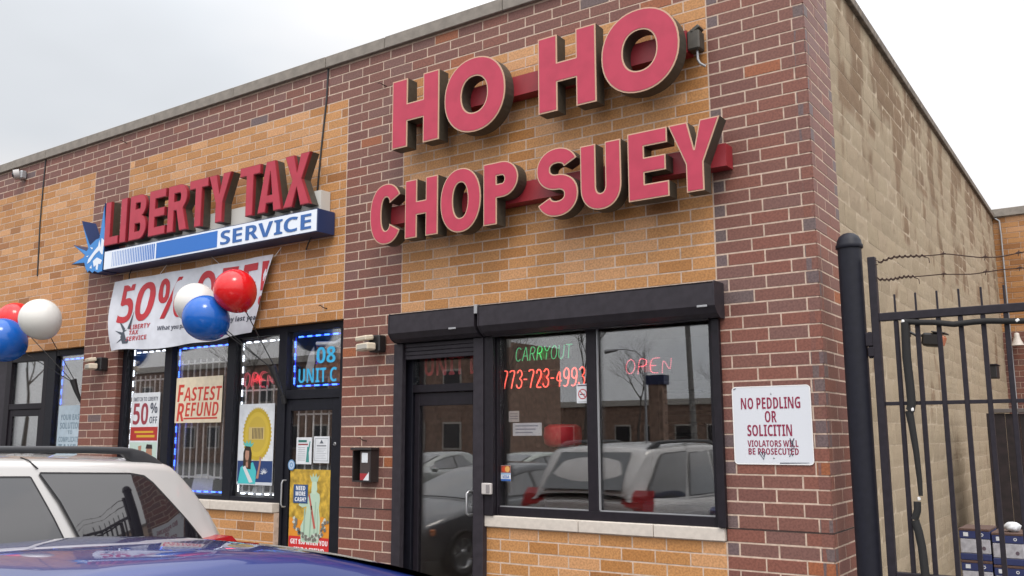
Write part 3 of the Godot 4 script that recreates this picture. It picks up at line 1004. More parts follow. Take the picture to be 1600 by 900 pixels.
func smooth(b: MB) -> MB:
	var sum := {}
	for i in b.v.size():
		var k := Vector3i((b.v[i] * 20000).round())
		sum[k] = sum.get(k, Vector3.ZERO) + b.n[i]
	for i in b.v.size(): b.n[i] = sum[Vector3i((b.v[i] * 20000).round())].normalized()
	return b

func text_triangles(s: String) -> Array:               # [points, box] of a line of bold print, front faces only
	var t := TextMesh.new()
	t.font = font(); t.text = s; t.font_size = 48; t.pixel_size = 0.01; t.depth = 0.0; t.curve_step = 1.0
	var a := t.get_mesh_arrays()
	var p: PackedVector3Array = a[Mesh.ARRAY_VERTEX]
	var out := PackedVector3Array()
	if a[Mesh.ARRAY_INDEX] != null:
		for i in a[Mesh.ARRAY_INDEX]: out.append(p[i])
	else: out = p
	return [out, t.get_aabb()]

func draped(s: String, x: float, y: float, w: float, h: float, slant: float, lay: Callable) -> MB:
	var e := text_triangles(s)
	var bb: AABB = e[1]
	var b := MB.new()
	var p: PackedVector3Array = e[0]
	for i in range(0, p.size(), 3):
		var q := []
		for k in 3:
			var l := (p[i + k] - bb.position) / Vector3(bb.size.x, bb.size.y, 1)
			q.append(lay.call(Vector2(x + l.x * w + l.y * h * slant, y + l.y * h)))
		var f: Vector3 = (q[1] - q[0]).cross(q[2] - q[0])
		if f.z >= 0: b.tri(q[0], q[1], q[2])
		else: b.tri(q[0], q[2], q[1])
	return b

# ---------------------------------------------------------------- balloons on sticks
func balloon(label: String, at: Vector3, r: float, color: Color, foot: Vector3) -> void:
	var s := thing("balloon", label, "balloon", at, "balloons on sticks along the tax office")
	var b := MB.new()
	var prof := []
	for i in 25:
		var w := PI * i / 24.0
		var rr := r * sin(w)
		var y := r * cos(w)
		if y < 0: y *= 1.06 + 0.07 * (y / r) * (y / r)
		prof.append(Vector2(rr, y))
	var lean := Basis(Quaternion(Vector3.DOWN, (foot - at).normalized()))
	b.lathe(Transform3D(lean, Vector3.ZERO), prof, 40)
	var m := mat(color, 0.16, 0, 0.5)
	put("skin", b, m, s)
	var n := MB.new()
	n.lathe(Transform3D(lean, Vector3.ZERO), [Vector2(0.022, -r * 1.10), Vector2(0.012, -r * 1.14), Vector2(0.020, -r * 1.17), Vector2(0, -r * 1.175)], 12)
	put("neck", n, m, s)
	var st := MB.new()
	st.tube([lean * Vector3(0, -r * 1.1, 0), foot - at], 0.0055, 6)
	put("stick", st, M.black, s)

func balloons() -> void:
	var red := lin(0.62, 0.012, 0.014)
	var blue := lin(0.008, 0.10, 0.42)
	var white := lin(0.62, 0.60, 0.56)
	var f := Vector3(-5.97, 2.62, 0.06)
	balloon("blue balloon in front of the white banner", Vector3(-6.40, 3.155, 0.66), 0.245, blue, f + Vector3(0, 0, 0.02))
	balloon("red balloon covering the banner's second word", Vector3(-6.09, 3.445, 0.53), 0.228, red, f + Vector3(0.03, 0, 0))
	balloon("white balloon half hidden by a blue one before the banner", Vector3(-6.83, 3.37, 0.48), 0.232, white, f + Vector3(-0.03, 0, 0))
	var g := Vector3(-9.93, 2.62, 0.06)
	balloon("white balloon against plain tan brick", Vector3(-9.72, 3.395, 0.70), 0.255, white, g + Vector3(0.03, 0, 0))
	balloon("blue balloon below a red and a white one against tan brick", Vector3(-10.45, 3.16, 0.79), 0.285, blue, g + Vector3(0, 0, 0.03))
	balloon("red balloon half hidden by a white one against tan brick", Vector3(-10.72, 3.46, 0.50), 0.25, red, g + Vector3(-0.03, 0, 0))
	for e in [[Vector3(-5.97, 2.62, 0.06), "black balloon-stick holder on the mullion beside the tax office door"], [Vector3(-9.93, 2.62, 0.06), "black balloon-stick holder at the blue-lit end window"]]:
		var b := MB.new()
		b.tube([Vector3(0, 0.03, 0.02), Vector3(0.03, -0.12, -0.02), Vector3(0.07, -0.30, -0.09)], 0.045, 10, 0.016)
		b.tube([Vector3(0.07, -0.30, -0.09), Vector3(0.075, -0.38, -0.11)], 0.028, 10)
		single("balloon_holder", b, M.black, e[1], "holder", e[0], "balloon-stick holders")

# ---------------------------------------------------------------- small things on the wall
func wall_things() -> void:
	var cream := mat(lin(0.55, 0.47, 0.36), 0.5)
	for e in [[-4.43, 2.80, "cream and black twin wall lamp between the tax door and the shutter"], [-9.33, 2.83, "cream and black twin wall lamp on the brick pier by the blue-lit window"]]:
		var s := thing("wall_lamp", e[2], "lamp", Vector3(e[0], e[1], 0), "twin wall lamps on brick piers")
		var b := MB.new()
		b.cbox(Transform3D(Basis.IDENTITY, Vector3(0.0, 0, 0.055)), Vector3(0.15, 0.17, 0.11), 0.012)
		put("back_box", b, M.black, s)
		b = MB.new()
		b.cbox(Transform3D(Basis(Vector3(0, 1, 0), -0.3) * Basis(Vector3(1, 0, 0), 0.12), Vector3(-0.09, 0.055, 0.15)), Vector3(0.22, 0.05, 0.10), 0.012)
		put("hood", b, cream, s)
		b = MB.new()
		b.cbox(Transform3D(Basis(Vector3(0, 1, 0), -0.3), Vector3(-0.07, -0.035, 0.15)), Vector3(0.24, 0.075, 0.11), 0.014)
		var body := put("lamp_body", b, cream, s)
		b = MB.new()
		b.cbox(Transform3D(Basis(Vector3(0, 1, 0), -0.3), Vector3(-0.068, -0.035, 0.205)), Vector3(0.19, 0.05, 0.012), 0.004)
		put("lens", b, mat(lin(0.45, 0.42, 0.36), 0.15), body)
	# mailbox
	var s := thing("wall_mailbox", "small dark open mailbox with papers, on the pier beside the shutter guide", "mailbox", Vector3(-4.555, 1.43, 0))
	var dk := mat(lin(0.022, 0.017, 0.017), 0.45)
	for q in [[Vector3(-0.125, 0, 0.0), Vector3(0.125, 0.33, 0.012)], [Vector3(-0.125, 0, 0.012), Vector3(-0.113, 0.31, 0.12)], [Vector3(0.113, 0, 0.012), Vector3(0.125, 0.31, 0.12)], [Vector3(-0.113, 0, 0.012), Vector3(0.113, 0.012, 0.12)]]:
		bar("side", q[0], q[1], dk, s, 0.002)
	bar("lid", Vector3(-0.14, 0.312, 0.0125), Vector3(0.14, 0.337, 0.14), dk, s, 0.004)
	bar("front_plate", Vector3(-0.02, 0.014, 0.108), Vector3(0.112, 0.30, 0.118), mat(lin(0.05, 0.035, 0.033), 0.4), s, 0.002)
	bar("white_card", Vector3(0.005, 0.19, 0.119), Vector3(0.085, 0.285, 0.121), M.paper, s)
	bar("red_leaflet", Vector3(-0.015, 0.02, 0.119), Vector3(0.105, 0.085, 0.1215), mat(lin(0.30, 0.02, 0.025), 0.5), s)
	var wl := MB.new()
	wl.prism(pts([0.03, 0.018, 0.107, 0.018, 0.107, 0.10]), [], 0.122, 0.1235)
	put("white_leaflet", wl, M.paper, s)
	# the no-peddling sign
	s = thing("metal_notice", "white metal notice with maroon capitals and scratched corners on the corner pier", "sign", Vector3(-0.415, 1.945, 0.004))
	var b := MB.new()
	var plate := PackedVector2Array()
	for e in [[0.275, 0.265, 0], [-0.275, 0.265, 90], [-0.275, -0.265, 180], [0.275, -0.265, 270]]:
		plate.append_array(arc(e[0], e[1], 0.03, 0.03, e[2], e[2] + 90, 5))
	b.prism(plate, [], 0.0, 0.004)
	put("plate", b, mat(lin(0.58, 0.59, 0.62), 0.36, 0, 0.4), s)
	var eg := MB.new()
	eg.prism(plate, [Geometry2D.offset_polygon(plate, -0.007)[0]], 0.0043, 0.0052)
	put("rim", eg, mat(lin(0.72, 0.70, 0.68), 0.4), s)
	var i := 0
	for e in [["NO PEDDLING", -0.005, 0.165, 0.46, 0.086, M.text_maroon], ["OR", -0.005, 0.063, 0.09, 0.086, M.text_maroon], ["SOLICITIN", -0.02, -0.04, 0.345, 0.086, M.text_maroon], ["VIOLATORS WILL", 0.0, -0.138, 0.39, 0.048, M.text_maroon], ["BE PROSECUTED", 0.002, -0.197, 0.385, 0.048, M.text_maroon]]:
		text("lettering", e[0], Vector3(e[1], e[2], 0.0052), e[3], e[4], e[5], s, 0.0014)
	for y in [0.235, -0.245]:
		var sc := MB.new()
		sc.lathe(Transform3D(Basis(Vector3(1, 0, 0), PI / 2), Vector3(0.005, y, 0.0045)), [Vector2(0, 0.004), Vector2(0.005, 0.0035), Vector2(0.007, 0)], 10)
		put("screw", sc, M.grey_metal, s)
	var tg := MB.new()
	for e in [[0.135, -0.10, 0.15, -0.16], [0.15, -0.12, 0.165, -0.18], [0.165, -0.10, 0.14, -0.165], [0.13, -0.19, 0.155, -0.17], [0.125, -0.235, 0.14, -0.205], [0.145, -0.23, 0.155, -0.21], [-0.11, -0.20, -0.075, -0.255], [-0.09, -0.20, -0.07, -0.24], [-0.06, -0.20, -0.075, -0.26], [0.05, -0.283, 0.27, -0.279], [-0.29, 0.275, -0.27, 0.283]]:
		var a := Vector2(e[0], e[1])
		var c := Vector2(e[2], e[3])
		var o := (c - a).normalized().orthogonal() * 0.0035
		tg.prism(PackedVector2Array([a - o, c - o * 0.4, c + o * 0.4, a + o]), [], 0.0072, 0.0076)
	put("scribble", tg, M.text_dark, s)
	# buzzer box between door and window
	s = thing("door_buzzer", "small pale keypad box on the dark mullion right beside the door handle", "keypad", Vector3(-3.045, 1.405, 0.0505))
	bar("case", Vector3(-0.052, -0.05, 0), Vector3(0.052, 0.05, 0.035), mat(lin(0.50, 0.46, 0.44), 0.4, 0.2), s, 0.006)
	bar("keys", Vector3(0.002, -0.036, 0.0355), Vector3(0.042, 0.036, 0.039), mat(lin(0.22, 0.20, 0.20), 0.4), s, 0.002)
	# camera under the coping, far end
	s = thing("security_camera", "small pale dome camera under the coping of the far bay", "camera", Vector3(-11.84, 5.80, 0))
	b = MB.new()
	b.cbox(Transform3D(Basis.IDENTITY, Vector3(0.06, 0.0, 0.05)), Vector3(0.13, 0.13, 0.10), 0.02)
	put("mount", b, M.grey_metal, s)
	b = MB.new()
	b.tube([Vector3(0.05, 0.01, 0.08), Vector3(0.01, -0.01, 0.15)], 0.08, 16, 0.075)
	put("housing", b, mat(lin(0.34, 0.32, 0.31), 0.5), s)
	b = MB.new()
	b.tube([Vector3(0.0095, -0.0102, 0.1508), Vector3(0.0, -0.013, 0.165)], 0.05, 14, 0.03)
	put("lens", b, mat(lin(0.01, 0.01, 0.012), 0.1), s)
	# little hooks and bolts left in the brickwork
	for e in [[-4.42, 5.55, "short rusty hook in the red brick above the tan panel"], [-4.60, 1.83, "short rusty hook in the pier above the mailbox"], [-5.22, 3.23, "short rusty hook in tan brick over the tax office door"], [-9.15, 5.82, "twisted wire end hanging under the coping"]]:
		var k := MB.new()
		k.tube([Vector3(0, 0, -0.01), Vector3(-0.02, 0.01, 0.04), Vector3(-0.05, 0.035, 0.05), Vector3(-0.07, 0.03, 0.06)], 0.006, 6)
		single("wall_hook", k, M.rust, e[2], "hook", Vector3(e[0], e[1], 0), "hooks left in the wall")

func shutters() -> void:
	var prof := pts([0.012, 0.0, 0.10, 0.0, 0.155, 0.03, 0.20, 0.085, 0.20, 0.262, 0.19, 0.275, 0.012, 0.275])   # (z, y)
	var spots := [[-4.155, -3.095, "narrow grey roller shutter box over the carry-out door, curtain end showing"], [-3.055, -0.752, "wide grey roller shutter box over the two-pane window"]]
	for k in 2:
		var e: Array = spots[k]
		var s := thing("roller_shutter", e[2], "shutter", Vector3(e[0], 2.785, 0), "roller shutters of the carry-out shop")
		var w: float = e[1] - e[0]
		var turn := Transform3D(Basis(Vector3(0, 0, 1), Vector3(0, 1, 0), Vector3(-1, 0, 0)), Vector3(w, 0, 0))
		var b := MB.new()
		b.prism(prof, [], 0.012, w - 0.012, turn)
		put("housing", b, M.shutter, s)
		b = MB.new()
		var big := Geometry2D.offset_polygon(prof if not Geometry2D.is_polygon_clockwise(prof) else reversed(prof), 0.004)[0]
		b.prism(big, [], 0.0, 0.0115, turn)
		b.prism(big, [], w - 0.0115, w, turn)
		put("end_cap", b, M.shutter, s)
		bar("seam", Vector3(0.014, 0.268, 0.193), Vector3(w - 0.014, 0.273, 0.2035), M.bronze, s)
		bar("badge", Vector3(w * (0.72 if k == 0 else 0.935), 0.075, 0.196), Vector3(w * (0.72 if k == 0 else 0.935) + 0.085, 0.092, 0.2075), M.grey_metal, s, 0.002)
		if k == 0:
			for i in 4:
				bar("slat", Vector3(0.075, -0.045 - i * 0.04 + 0.0, 0.016), Vector3(w - 0.13, -0.008 - i * 0.04 + 0.0, 0.030), M.shutter, s, 0.004)
			bar("guide", Vector3(-0.045, -2.63, 0.004), Vector3(0.07, -0.004, 0.062), M.shutter, s, 0.004)
			bar("guide", Vector3(w - 0.115, -2.63, -0.02), Vector3(w - 0.002, -0.004, 0.062), M.shutter, s, 0.004)
			bar("bracket", Vector3(w + 0.002, 0.20, 0.05), Vector3(w + 0.036, 0.285, 0.21), M.grey_metal, s, 0.003)
			bar("groove", Vector3(0.066, -2.62, 0.0625), Vector3(0.0685, -0.01, 0.0645), M.black, s)
		else:
			bar("guide", Vector3(-0.035, -1.615, 0.004), Vector3(0.062, -0.004, 0.05), M.bronze, s, 0.004)
			bar("guide", Vector3(w - 0.105, -1.615, 0.004), Vector3(w - 0.042, -0.004, 0.05), M.bronze, s, 0.004)
			bar("lower_lip", Vector3(0.07, -0.01, 0.012), Vector3(w - 0.11, -0.001, 0.09), M.bronze, s)

# ---------------------------------------------------------------- neon and light strips
const STROKES := {
	"C": [[0.9, 0.85, 0.7, 0.98, 0.4, 1.0, 0.12, 0.8, 0.05, 0.5, 0.12, 0.2, 0.4, 0.0, 0.7, 0.02, 0.9, 0.15]],
	"A": [[0.0, 0.0, 0.25, 0.55, 0.45, 1.0, 0.55, 1.0, 0.75, 0.55, 1.0, 0.0], [0.2, 0.36, 0.8, 0.36]],
	"R": [[0.1, 0.0, 0.1, 1.0, 0.6, 1.0, 0.88, 0.88, 0.9, 0.7, 0.75, 0.52, 0.12, 0.5], [0.5, 0.5, 0.95, 0.0]],
	"Y": [[0.0, 1.0, 0.5, 0.5, 1.0, 1.0], [0.5, 0.5, 0.45, 0.0]],
	"O": [[0.5, 1.0, 0.2, 0.9, 0.03, 0.6, 0.03, 0.4, 0.2, 0.1, 0.5, 0.0, 0.8, 0.1, 0.97, 0.4, 0.97, 0.6, 0.8, 0.9, 0.5, 1.0]],
	"U": [[0.08, 1.0, 0.08, 0.35, 0.2, 0.08, 0.5, 0.0, 0.8, 0.08, 0.92, 0.35, 0.92, 1.0]],
	"T": [[0.0, 1.0, 1.0, 1.0], [0.5, 1.0, 0.5, 0.0]],
	"P": [[0.1, 0.0, 0.1, 1.0, 0.6, 1.0, 0.9, 0.88, 0.92, 0.68, 0.8, 0.5, 0.12, 0.46]],
	"E": [[0.95, 1.0, 0.1, 1.0, 0.1, 0.0, 0.95, 0.0], [0.1, 0.5, 0.8, 0.5]],
	"N": [[0.08, 0.0, 0.08, 1.0, 0.92, 0.0, 0.92, 1.0]],
	"7": [[0.05, 0.9, 0.08, 1.0, 0.95, 1.0, 0.6, 0.45, 0.42, 0.0]],
	"3": [[0.08, 0.85, 0.3, 1.0, 0.65, 1.0, 0.88, 0.85, 0.85, 0.65, 0.45, 0.54, 0.85, 0.45, 0.95, 0.25, 0.8, 0.05, 0.45, 0.0, 0.15, 0.05, 0.03, 0.2]],
	"2": [[0.08, 0.78, 0.2, 0.97, 0.55, 1.0, 0.85, 0.88, 0.9, 0.68, 0.6, 0.38, 0.06, 0.0, 0.98, 0.0]],
	"4": [[0.72, 0.0, 0.72, 1.0, 0.05, 0.32, 1.0, 0.32]],
	"9": [[0.92, 0.62, 0.75, 0.45, 0.4, 0.42, 0.1, 0.58, 0.1, 0.84, 0.4, 1.0, 0.75, 0.95, 0.92, 0.75, 0.92, 0.4, 0.75, 0.08, 0.45, 0.0, 0.15, 0.06]],
	"-": [[0.1, 0.48, 0.9, 0.48]],
}

func rounded(q: Array) -> Array:                       # a stroke with its corners eased
	var p: Array[Vector2] = []
	for i in range(0, q.size(), 2): p.append(Vector2(q[i], q[i + 1]))
	for it in 2:
		var r: Array[Vector2] = [p[0]]
		for i in p.size() - 1:
			if i > 0: r.append(p[i].lerp(p[i + 1], 0.25))
			if i < p.size() - 2: r.append(p[i].lerp(p[i + 1], 0.75))
		r.append(p[-1])
		p = r
	return p

func neon(called: String, label: String, s: String, lo: Vector3, w: float, h: float, r: float, m: Material, light: Color, energy: float, dots := false, double := false) -> void:
	var t := thing(called, label, "neon sign", lo, "lit signs hung inside the shop windows")
	var cell := 0.0
	for ch in s: cell += 0.62 if ch == "-" else 1.0
	var x := 0.0
	var unit := w / cell
	for ch in s:
		var cw := unit * (0.62 if ch == "-" else 1.0)
		var b := MB.new()
		for q in STROKES[ch]:
			var path := []
			for p in rounded(q): path.append(Vector3(x + cw * (0.1 + 0.8 * p.x) + p.y * 0.012, p.y * h, 0))
			if dots:
				var left := 0.0
				for i in path.size() - 1:
					var seg: float = path[i].distance_to(path[i + 1])
					while left < seg:
						var c: Vector3 = path[i].lerp(path[i + 1], left / seg)
						b.cbox(Transform3D(Basis.IDENTITY, c), Vector3.ONE * r * 2, r * 0.55)
						left += r * 3.8
					left -= seg
			else:
				b.tube(path, r, 8)
				if double:
					var p2 := []
					for p in path: p2.append(p + Vector3(0.011, -0.013, -0.01))
					b.tube(p2, r * 0.8, 6)
		put("glowing_letter", b, m, t)
		x += cw
	var bk := MB.new()
	for e in [0.03, 0.97]:
		bk.tube([Vector3(w * e, -0.015, -0.018), Vector3(w * e, h + 0.02, -0.018)], 0.004, 6)
	for y in [0.06, 0.94]:
		bk.tube([Vector3(0, h * y, -0.02), Vector3(w, h * y, -0.02)], 0.004, 6)
	put("support_frame", bk, M.black, t)
	var l := OmniLight3D.new()
	l.name = called + "_glow"
	l.light_color = light; l.light_energy = energy; l.omni_range = 9.0; l.omni_attenuation = 2.0; l.shadow_enabled = true; l.light_size = 0.06
	t.add_child(l)
	l.position = Vector3(w / 2, h / 2, 0.035)

func light_strip(label: String, runs: Array, m: Material, light: Color, energy: float) -> void:
	var first: Vector3 = runs[0][0]
	var s := thing("light_strip", label, "light strip", first, "light strips round the window panes")
	var tape := MB.new()
	for e in runs:
		var a: Vector3 = e[0]; var b: Vector3 = e[1]
		var d := (b - a).normalized()
		var lo := a.min(b) - Vector3(0.006, 0.006, 0.003)
		var hi := a.max(b) + Vector3(0.006, 0.006, 0.0)
		tape.box(lo - first, hi - first)
		var len := a.distance_to(b)
		var k := 0.05
		while k < len:
			var c := a + d * k - first + Vector3(0, 0, 0.006)
			var q := MB.new()
			for j in [-1, 0, 1]:
				var sz := Vector3(0.017, 0.017, 0.008) + d.abs() * 0.004
				q.obox(Transform3D(Basis.IDENTITY, d * j * 0.026), sz)
			put("diode", q, m, s, c)
			k += 0.135
	put("tape", tape, glow(Color(0.10, 0.20, 1.0), 1.3) if label.begins_with("blue") else mat(lin(0.25, 0.27, 0.33), 0.4), s)
	var l := OmniLight3D.new()
	l.name = "strip_glow"
	l.light_color = light; l.light_energy = energy; l.omni_range = 6.0; l.omni_attenuation = 2.0; l.shadow_enabled = true; l.light_size = 0.05
	s.add_child(l)
	l.position = (runs[0][0] + runs[0][1]) * 0.5 - first + Vector3(0.22, 0, -0.05)

func lit_things() -> void:
	var pinkred := glow(Color(1.0, 0.40, 0.34), 2.4)
	neon("neon_sign", "red neon telephone number in the carry-out window", "773-723-4993", Vector3(-3.055, 2.31, -0.17), 0.915, 0.165, 0.0058, pinkred, Color(1, 0.15, 0.08), 0.03)
	neon("neon_sign", "green neon word above the red telephone number", "CARRYOUT", Vector3(-2.90, 2.56, -0.17), 0.625, 0.125, 0.0042, glow(Color(0.30, 0.78, 0.54), 0.9), Color(0.1, 1, 0.4), 0.012)
	neon("neon_sign", "red open sign of small lamps in the carry-out window", "OPEN", Vector3(-1.77, 2.395, -0.2), 0.455, 0.125, 0.0042, glow(Color(1.0, 0.42, 0.50), 1.6), Color(1, 0.15, 0.2), 0.02, true)
	neon("neon_sign", "pink neon open sign above the gold seal poster", "OPEN", Vector3(-6.80, 2.45, -0.2), 0.54, 0.17, 0.0046, glow(Color(0.95, 0.42, 0.50), 0.45), Color(1, 0.15, 0.25), 0.03, false, true)
	var white := glow(Color(0.93, 0.96, 1.0), 5.0)
	var blue := glow(Color(0.30, 0.52, 1.0), 5.0)
	var z := -0.152
	light_strip("white light strip round the pane with the discount poster", [[Vector3(-8.90, 1.3, z), Vector3(-8.90, 2.97, z)], [Vector3(-8.86, 2.965, z), Vector3(-8.17, 2.965, z)]], white, Color(0.95, 0.97, 1), 0.03)
	light_strip("blue light strip round the pane with the cream poster", [[Vector3(-7.945, 1.25, z), Vector3(-7.945, 2.97, z)], [Vector3(-7.90, 2.965, z), Vector3(-6.96, 2.965, z)], [Vector3(-7.9, 1.245, z), Vector3(-6.96, 1.245, z)]], blue, Color(0.1, 0.2, 1), 0.03)
	light_strip("white light strip round the pane with the gold seal poster", [[Vector3(-6.735, 1.25, z), Vector3(-6.735, 2.97, z)], [Vector3(-6.70, 2.965, z), Vector3(-6.08, 2.965, z)], [Vector3(-6.70, 1.245, z), Vector3(-6.08, 1.245, z)]], white, Color(0.95, 0.97, 1), 0.03)
	light_strip("blue light strip round the pane over the tax office door", [[Vector3(-5.86, 2.44, z), Vector3(-5.86, 2.97, z)], [Vector3(-5.82, 2.975, z), Vector3(-5.13, 2.975, z)], [Vector3(-5.82, 2.43, z), Vector3(-5.13, 2.43, z)]], blue, Color(0.1, 0.2, 1), 0.04)
	light_strip("blue light strip round the end window beside the brick pier", [[Vector3(-10.60, 1.25, z), Vector3(-10.60, 2.97, z)], [Vector3(-10.56, 2.965, z), Vector3(-9.96, 2.965, z)]], blue, Color(0.1, 0.2, 1), 0.03)

# ---------------------------------------------------------------- posters, notices, decals
func sheet(called: String, label: String, lo: Vector2, hi: Vector2, z: float, m: Material, category := "poster", thick := 0.0014) -> Node3D:
	var s := thing(called, label, category, Vector3((lo.x + hi.x) * 0.5, (lo.y + hi.y) * 0.5, z))
	var h := (hi - lo) * 0.5
	bar("sheet", Vector3(-h.x, -h.y, -thick), Vector3(h.x, h.y, 0), m, s)
	return s

func ink(b: MB, q: Array, layer: int, c: Color) -> void:
	b.col = c
	b.prism(pts(q), [], 0.0002 + layer * 0.0007, 0.0007 + layer * 0.0007)

func ink_ring(b: MB, q: PackedVector2Array, layer: int, c: Color, holes := []) -> void:
	b.col = c
	b.prism(q, holes, 0.0002 + layer * 0.0007, 0.0007 + layer * 0.0007)

func posters() -> void:
	var z := -0.1085
	var cream := grain(mat(lin(0.66, 0.56, 0.41), 0.6), T.soft, 1.5)
	var s := sheet("window_poster", "cream poster with two slanted red words behind the middle pane", Vector2(-7.93, 2.05), Vector2(-7.045, 2.60), z, cream)
	var red := mat(lin(0.50, 0.035, 0.02), 0.5)
	text("lettering", "F", Vector3(-0.345, 0.085, 0.0005), 0.105, 0.21, red, s, 0.001, false, 0.12)
	text("lettering", "ASTEST", Vector3(0.075, 0.07, 0.0005), 0.70, 0.165, red, s, 0.001, false, 0.12)
	text("lettering", "R", Vector3(-0.325, -0.145, 0.0005), 0.14, 0.22, red, s, 0.001, false, 0.12)
	text("lettering", "EFUND", Vector3(0.075, -0.115, 0.0005), 0.62, 0.165, red, s, 0.001, false, 0.12)
	bar("underline", Vector3(-0.27, -0.232, 0.0004), Vector3(0.37, -0.212, 0.0012), red, s)
	# discount poster
	s = sheet("window_poster", "tall white discount poster with a waving figure in the white-lit pane", Vector2(-8.85, 1.28), Vector2(-8.25, 2.44), z, M.paper)
	text("lettering", "SWITCH TO LIBERTY", Vector3(0.0, 0.50, 0.0005), 0.52, 0.05, M.text_dark, s, 0.001)
	text("lettering", "50", Vector3(-0.09, 0.315, 0.0005), 0.32, 0.27, mat(lin(0.26, 0.03, 0.045), 0.5), s, 0.001)
	text("lettering", "%", Vector3(0.185, 0.385, 0.0005), 0.15, 0.13, M.text_dark, s, 0.001)
	text("lettering", "OFF", Vector3(0.185, 0.235, 0.0005), 0.16, 0.085, M.text_dark, s, 0.001)
	var b := MB.new()
	ink(b, [-0.285, -0.02, 0.285, -0.02, 0.285, 0.15, -0.285, 0.15], 0, Color(0.36, 0.03, 0.025))
	ink(b, [-0.2, 0.075, 0.2, 0.075, 0.2, 0.10, -0.2, 0.10], 1, Color(0.55, 0.32, 0.03))
	ink(b, [-0.15, 0.02, 0.23, 0.02, 0.23, 0.05, -0.15, 0.05], 1, Color(0.55, 0.32, 0.03))
	ink(b, [-0.285, -0.56, 0.285, -0.56, 0.285, -0.04, -0.285, -0.04], 0, Color(0.42, 0.52, 0.46))
	ink(b, [-0.05, -0.56, 0.285, -0.56, 0.27, -0.32, 0.17, -0.26, 0.06, -0.28, -0.02, -0.34], 2, Color(0.03, 0.04, 0.07))
	ink(b, [0.06, -0.20, 0.10, -0.26, 0.16, -0.26, 0.20, -0.20, 0.19, -0.12, 0.08, -0.12], 3, Color(0.34, 0.17, 0.11))
	ink(b, [0.06, -0.12, 0.20, -0.12, 0.19, -0.07, 0.08, -0.065], 4, Color(0.02, 0.015, 0.012))
	ink(b, [-0.09, -0.36, -0.02, -0.36, -0.04, -0.18, -0.03, -0.08, -0.10, -0.09, -0.08, -0.2], 3, Color(0.36, 0.18, 0.12))
	put("print", b, M.print, s)
	# gold seal poster
	s = sheet("window_poster", "white poster with a gold serrated seal and a crowned figure in turquoise", Vector2(-6.72, 1.345), Vector2(-6.12, 2.25), z, M.paper)
	b = MB.new()
	var seal := PackedVector2Array()
	for i in 84:
		var w := TAU * i / 84
		var r := 0.262 if i % 2 else 0.242
		seal.append(Vector2(0.02 + cos(w) * r * 0.95, 0.11 + sin(w) * r * 1.18))
	ink_ring(b, seal, 0, Color(0.44, 0.31, 0.03))
	ink_ring(b, ring(0.02, 0.11, 0.205, 0.25, 40), 1, Color(0.52, 0.37, 0.05))
	ink_ring(b, ring(0.02, 0.11, 0.16, 0.20, 40), 2, Color(0.46, 0.33, 0.05))
	ink(b, [-0.12, 0.05, 0.14, 0.05, 0.14, 0.19, -0.12, 0.19], 3, Color(0.48, 0.36, 0.14))
	for i in 8: ink(b, [-0.06 + i * 0.024, 0.06, -0.048 + i * 0.024, 0.06, -0.048 + i * 0.024, 0.18, -0.06 + i * 0.024, 0.18], 4, Color(0.09, 0.07, 0.04))
	ink(b, [-0.295, -0.42, 0.295, -0.42, 0.295, -0.185, -0.295, -0.185], 0, Color(0.02, 0.045, 0.14))
	ink(b, [-0.295, -0.448, 0.295, -0.448, 0.295, -0.425, -0.295, -0.425], 0, Color(0.5, 0.52, 0.56))
	ink(b, [-0.28, -0.44, 0.02, -0.44, 0.03, -0.30, -0.03, -0.20, -0.09, -0.22, -0.16, -0.22, -0.24, -0.26], 2, Color(0.06, 0.42, 0.44))
	ink(b, [-0.195, -0.27, -0.065, -0.28, -0.055, -0.10, -0.085, -0.02, -0.165, -0.015, -0.20, -0.10], 3, Color(0.035, 0.02, 0.015))
	ink(b, [-0.150, -0.26, -0.110, -0.26, -0.112, -0.18, -0.148, -0.18], 4, Color(0.33, 0.17, 0.12))
	ink(b, [-0.168, -0.14, -0.150, -0.185, -0.132, -0.20, -0.112, -0.185, -0.098, -0.14, -0.10, -0.075, -0.16, -0.07], 4, Color(0.38, 0.20, 0.14))
	ink(b, [-0.18, -0.02, -0.06, -0.03, -0.02, 0.02, -0.07, 0.0, -0.08, 0.05, -0.115, 0.005, -0.15, 0.05, -0.16, 0.005, -0.21, 0.03], 4, Color(0.10, 0.40, 0.36))
	ink(b, [-0.2, -0.26, -0.16, -0.24, -0.02, -0.42, -0.08, -0.43], 4, Color(0.55, 0.55, 0.56))
	ink(b, [0.03, -0.38, 0.07, -0.38, 0.10, -0.22, 0.11, -0.14, 0.08, -0.14, 0.07, -0.24], 3, Color(0.36, 0.19, 0.13))
	for i in 7:
		var w := 0.5 + i * 0.42
		ink(b, [0.16 + cos(w - 0.5) * 0.015, -0.33 + sin(w - 0.5) * 0.015, 0.16 + cos(w) * 0.075, -0.33 + sin(w) * 0.075, 0.16 + cos(w + 0.5) * 0.015, -0.33 + sin(w + 0.5) * 0.015], 1, Color(0.6, 0.62, 0.66))
	put("print", b, M.print, s)
	# door papers and the yellow poster
	s = sheet("door_notice", "white notice with a green figure taped to the tax office door", Vector2(-5.745, 1.585), Vector2(-5.505, 1.87), -0.1045, M.paper, "notice")
	b = MB.new()
	ink(b, [-0.09, 0.09, 0.04, 0.09, 0.04, 0.115, -0.09, 0.115], 0, Color(0.03, 0.14, 0.12))
	ink(b, [-0.09, 0.06, 0.06, 0.06, 0.06, 0.075, -0.09, 0.075], 0, Color(0.25, 0.05, 0.05))
	for i in 7: ink(b, [-0.09, 0.03 - i * 0.022, 0.02, 0.03 - i * 0.022, 0.02, 0.036 - i * 0.022, -0.09, 0.036 - i * 0.022], 0, Color(0.30, 0.31, 0.34))
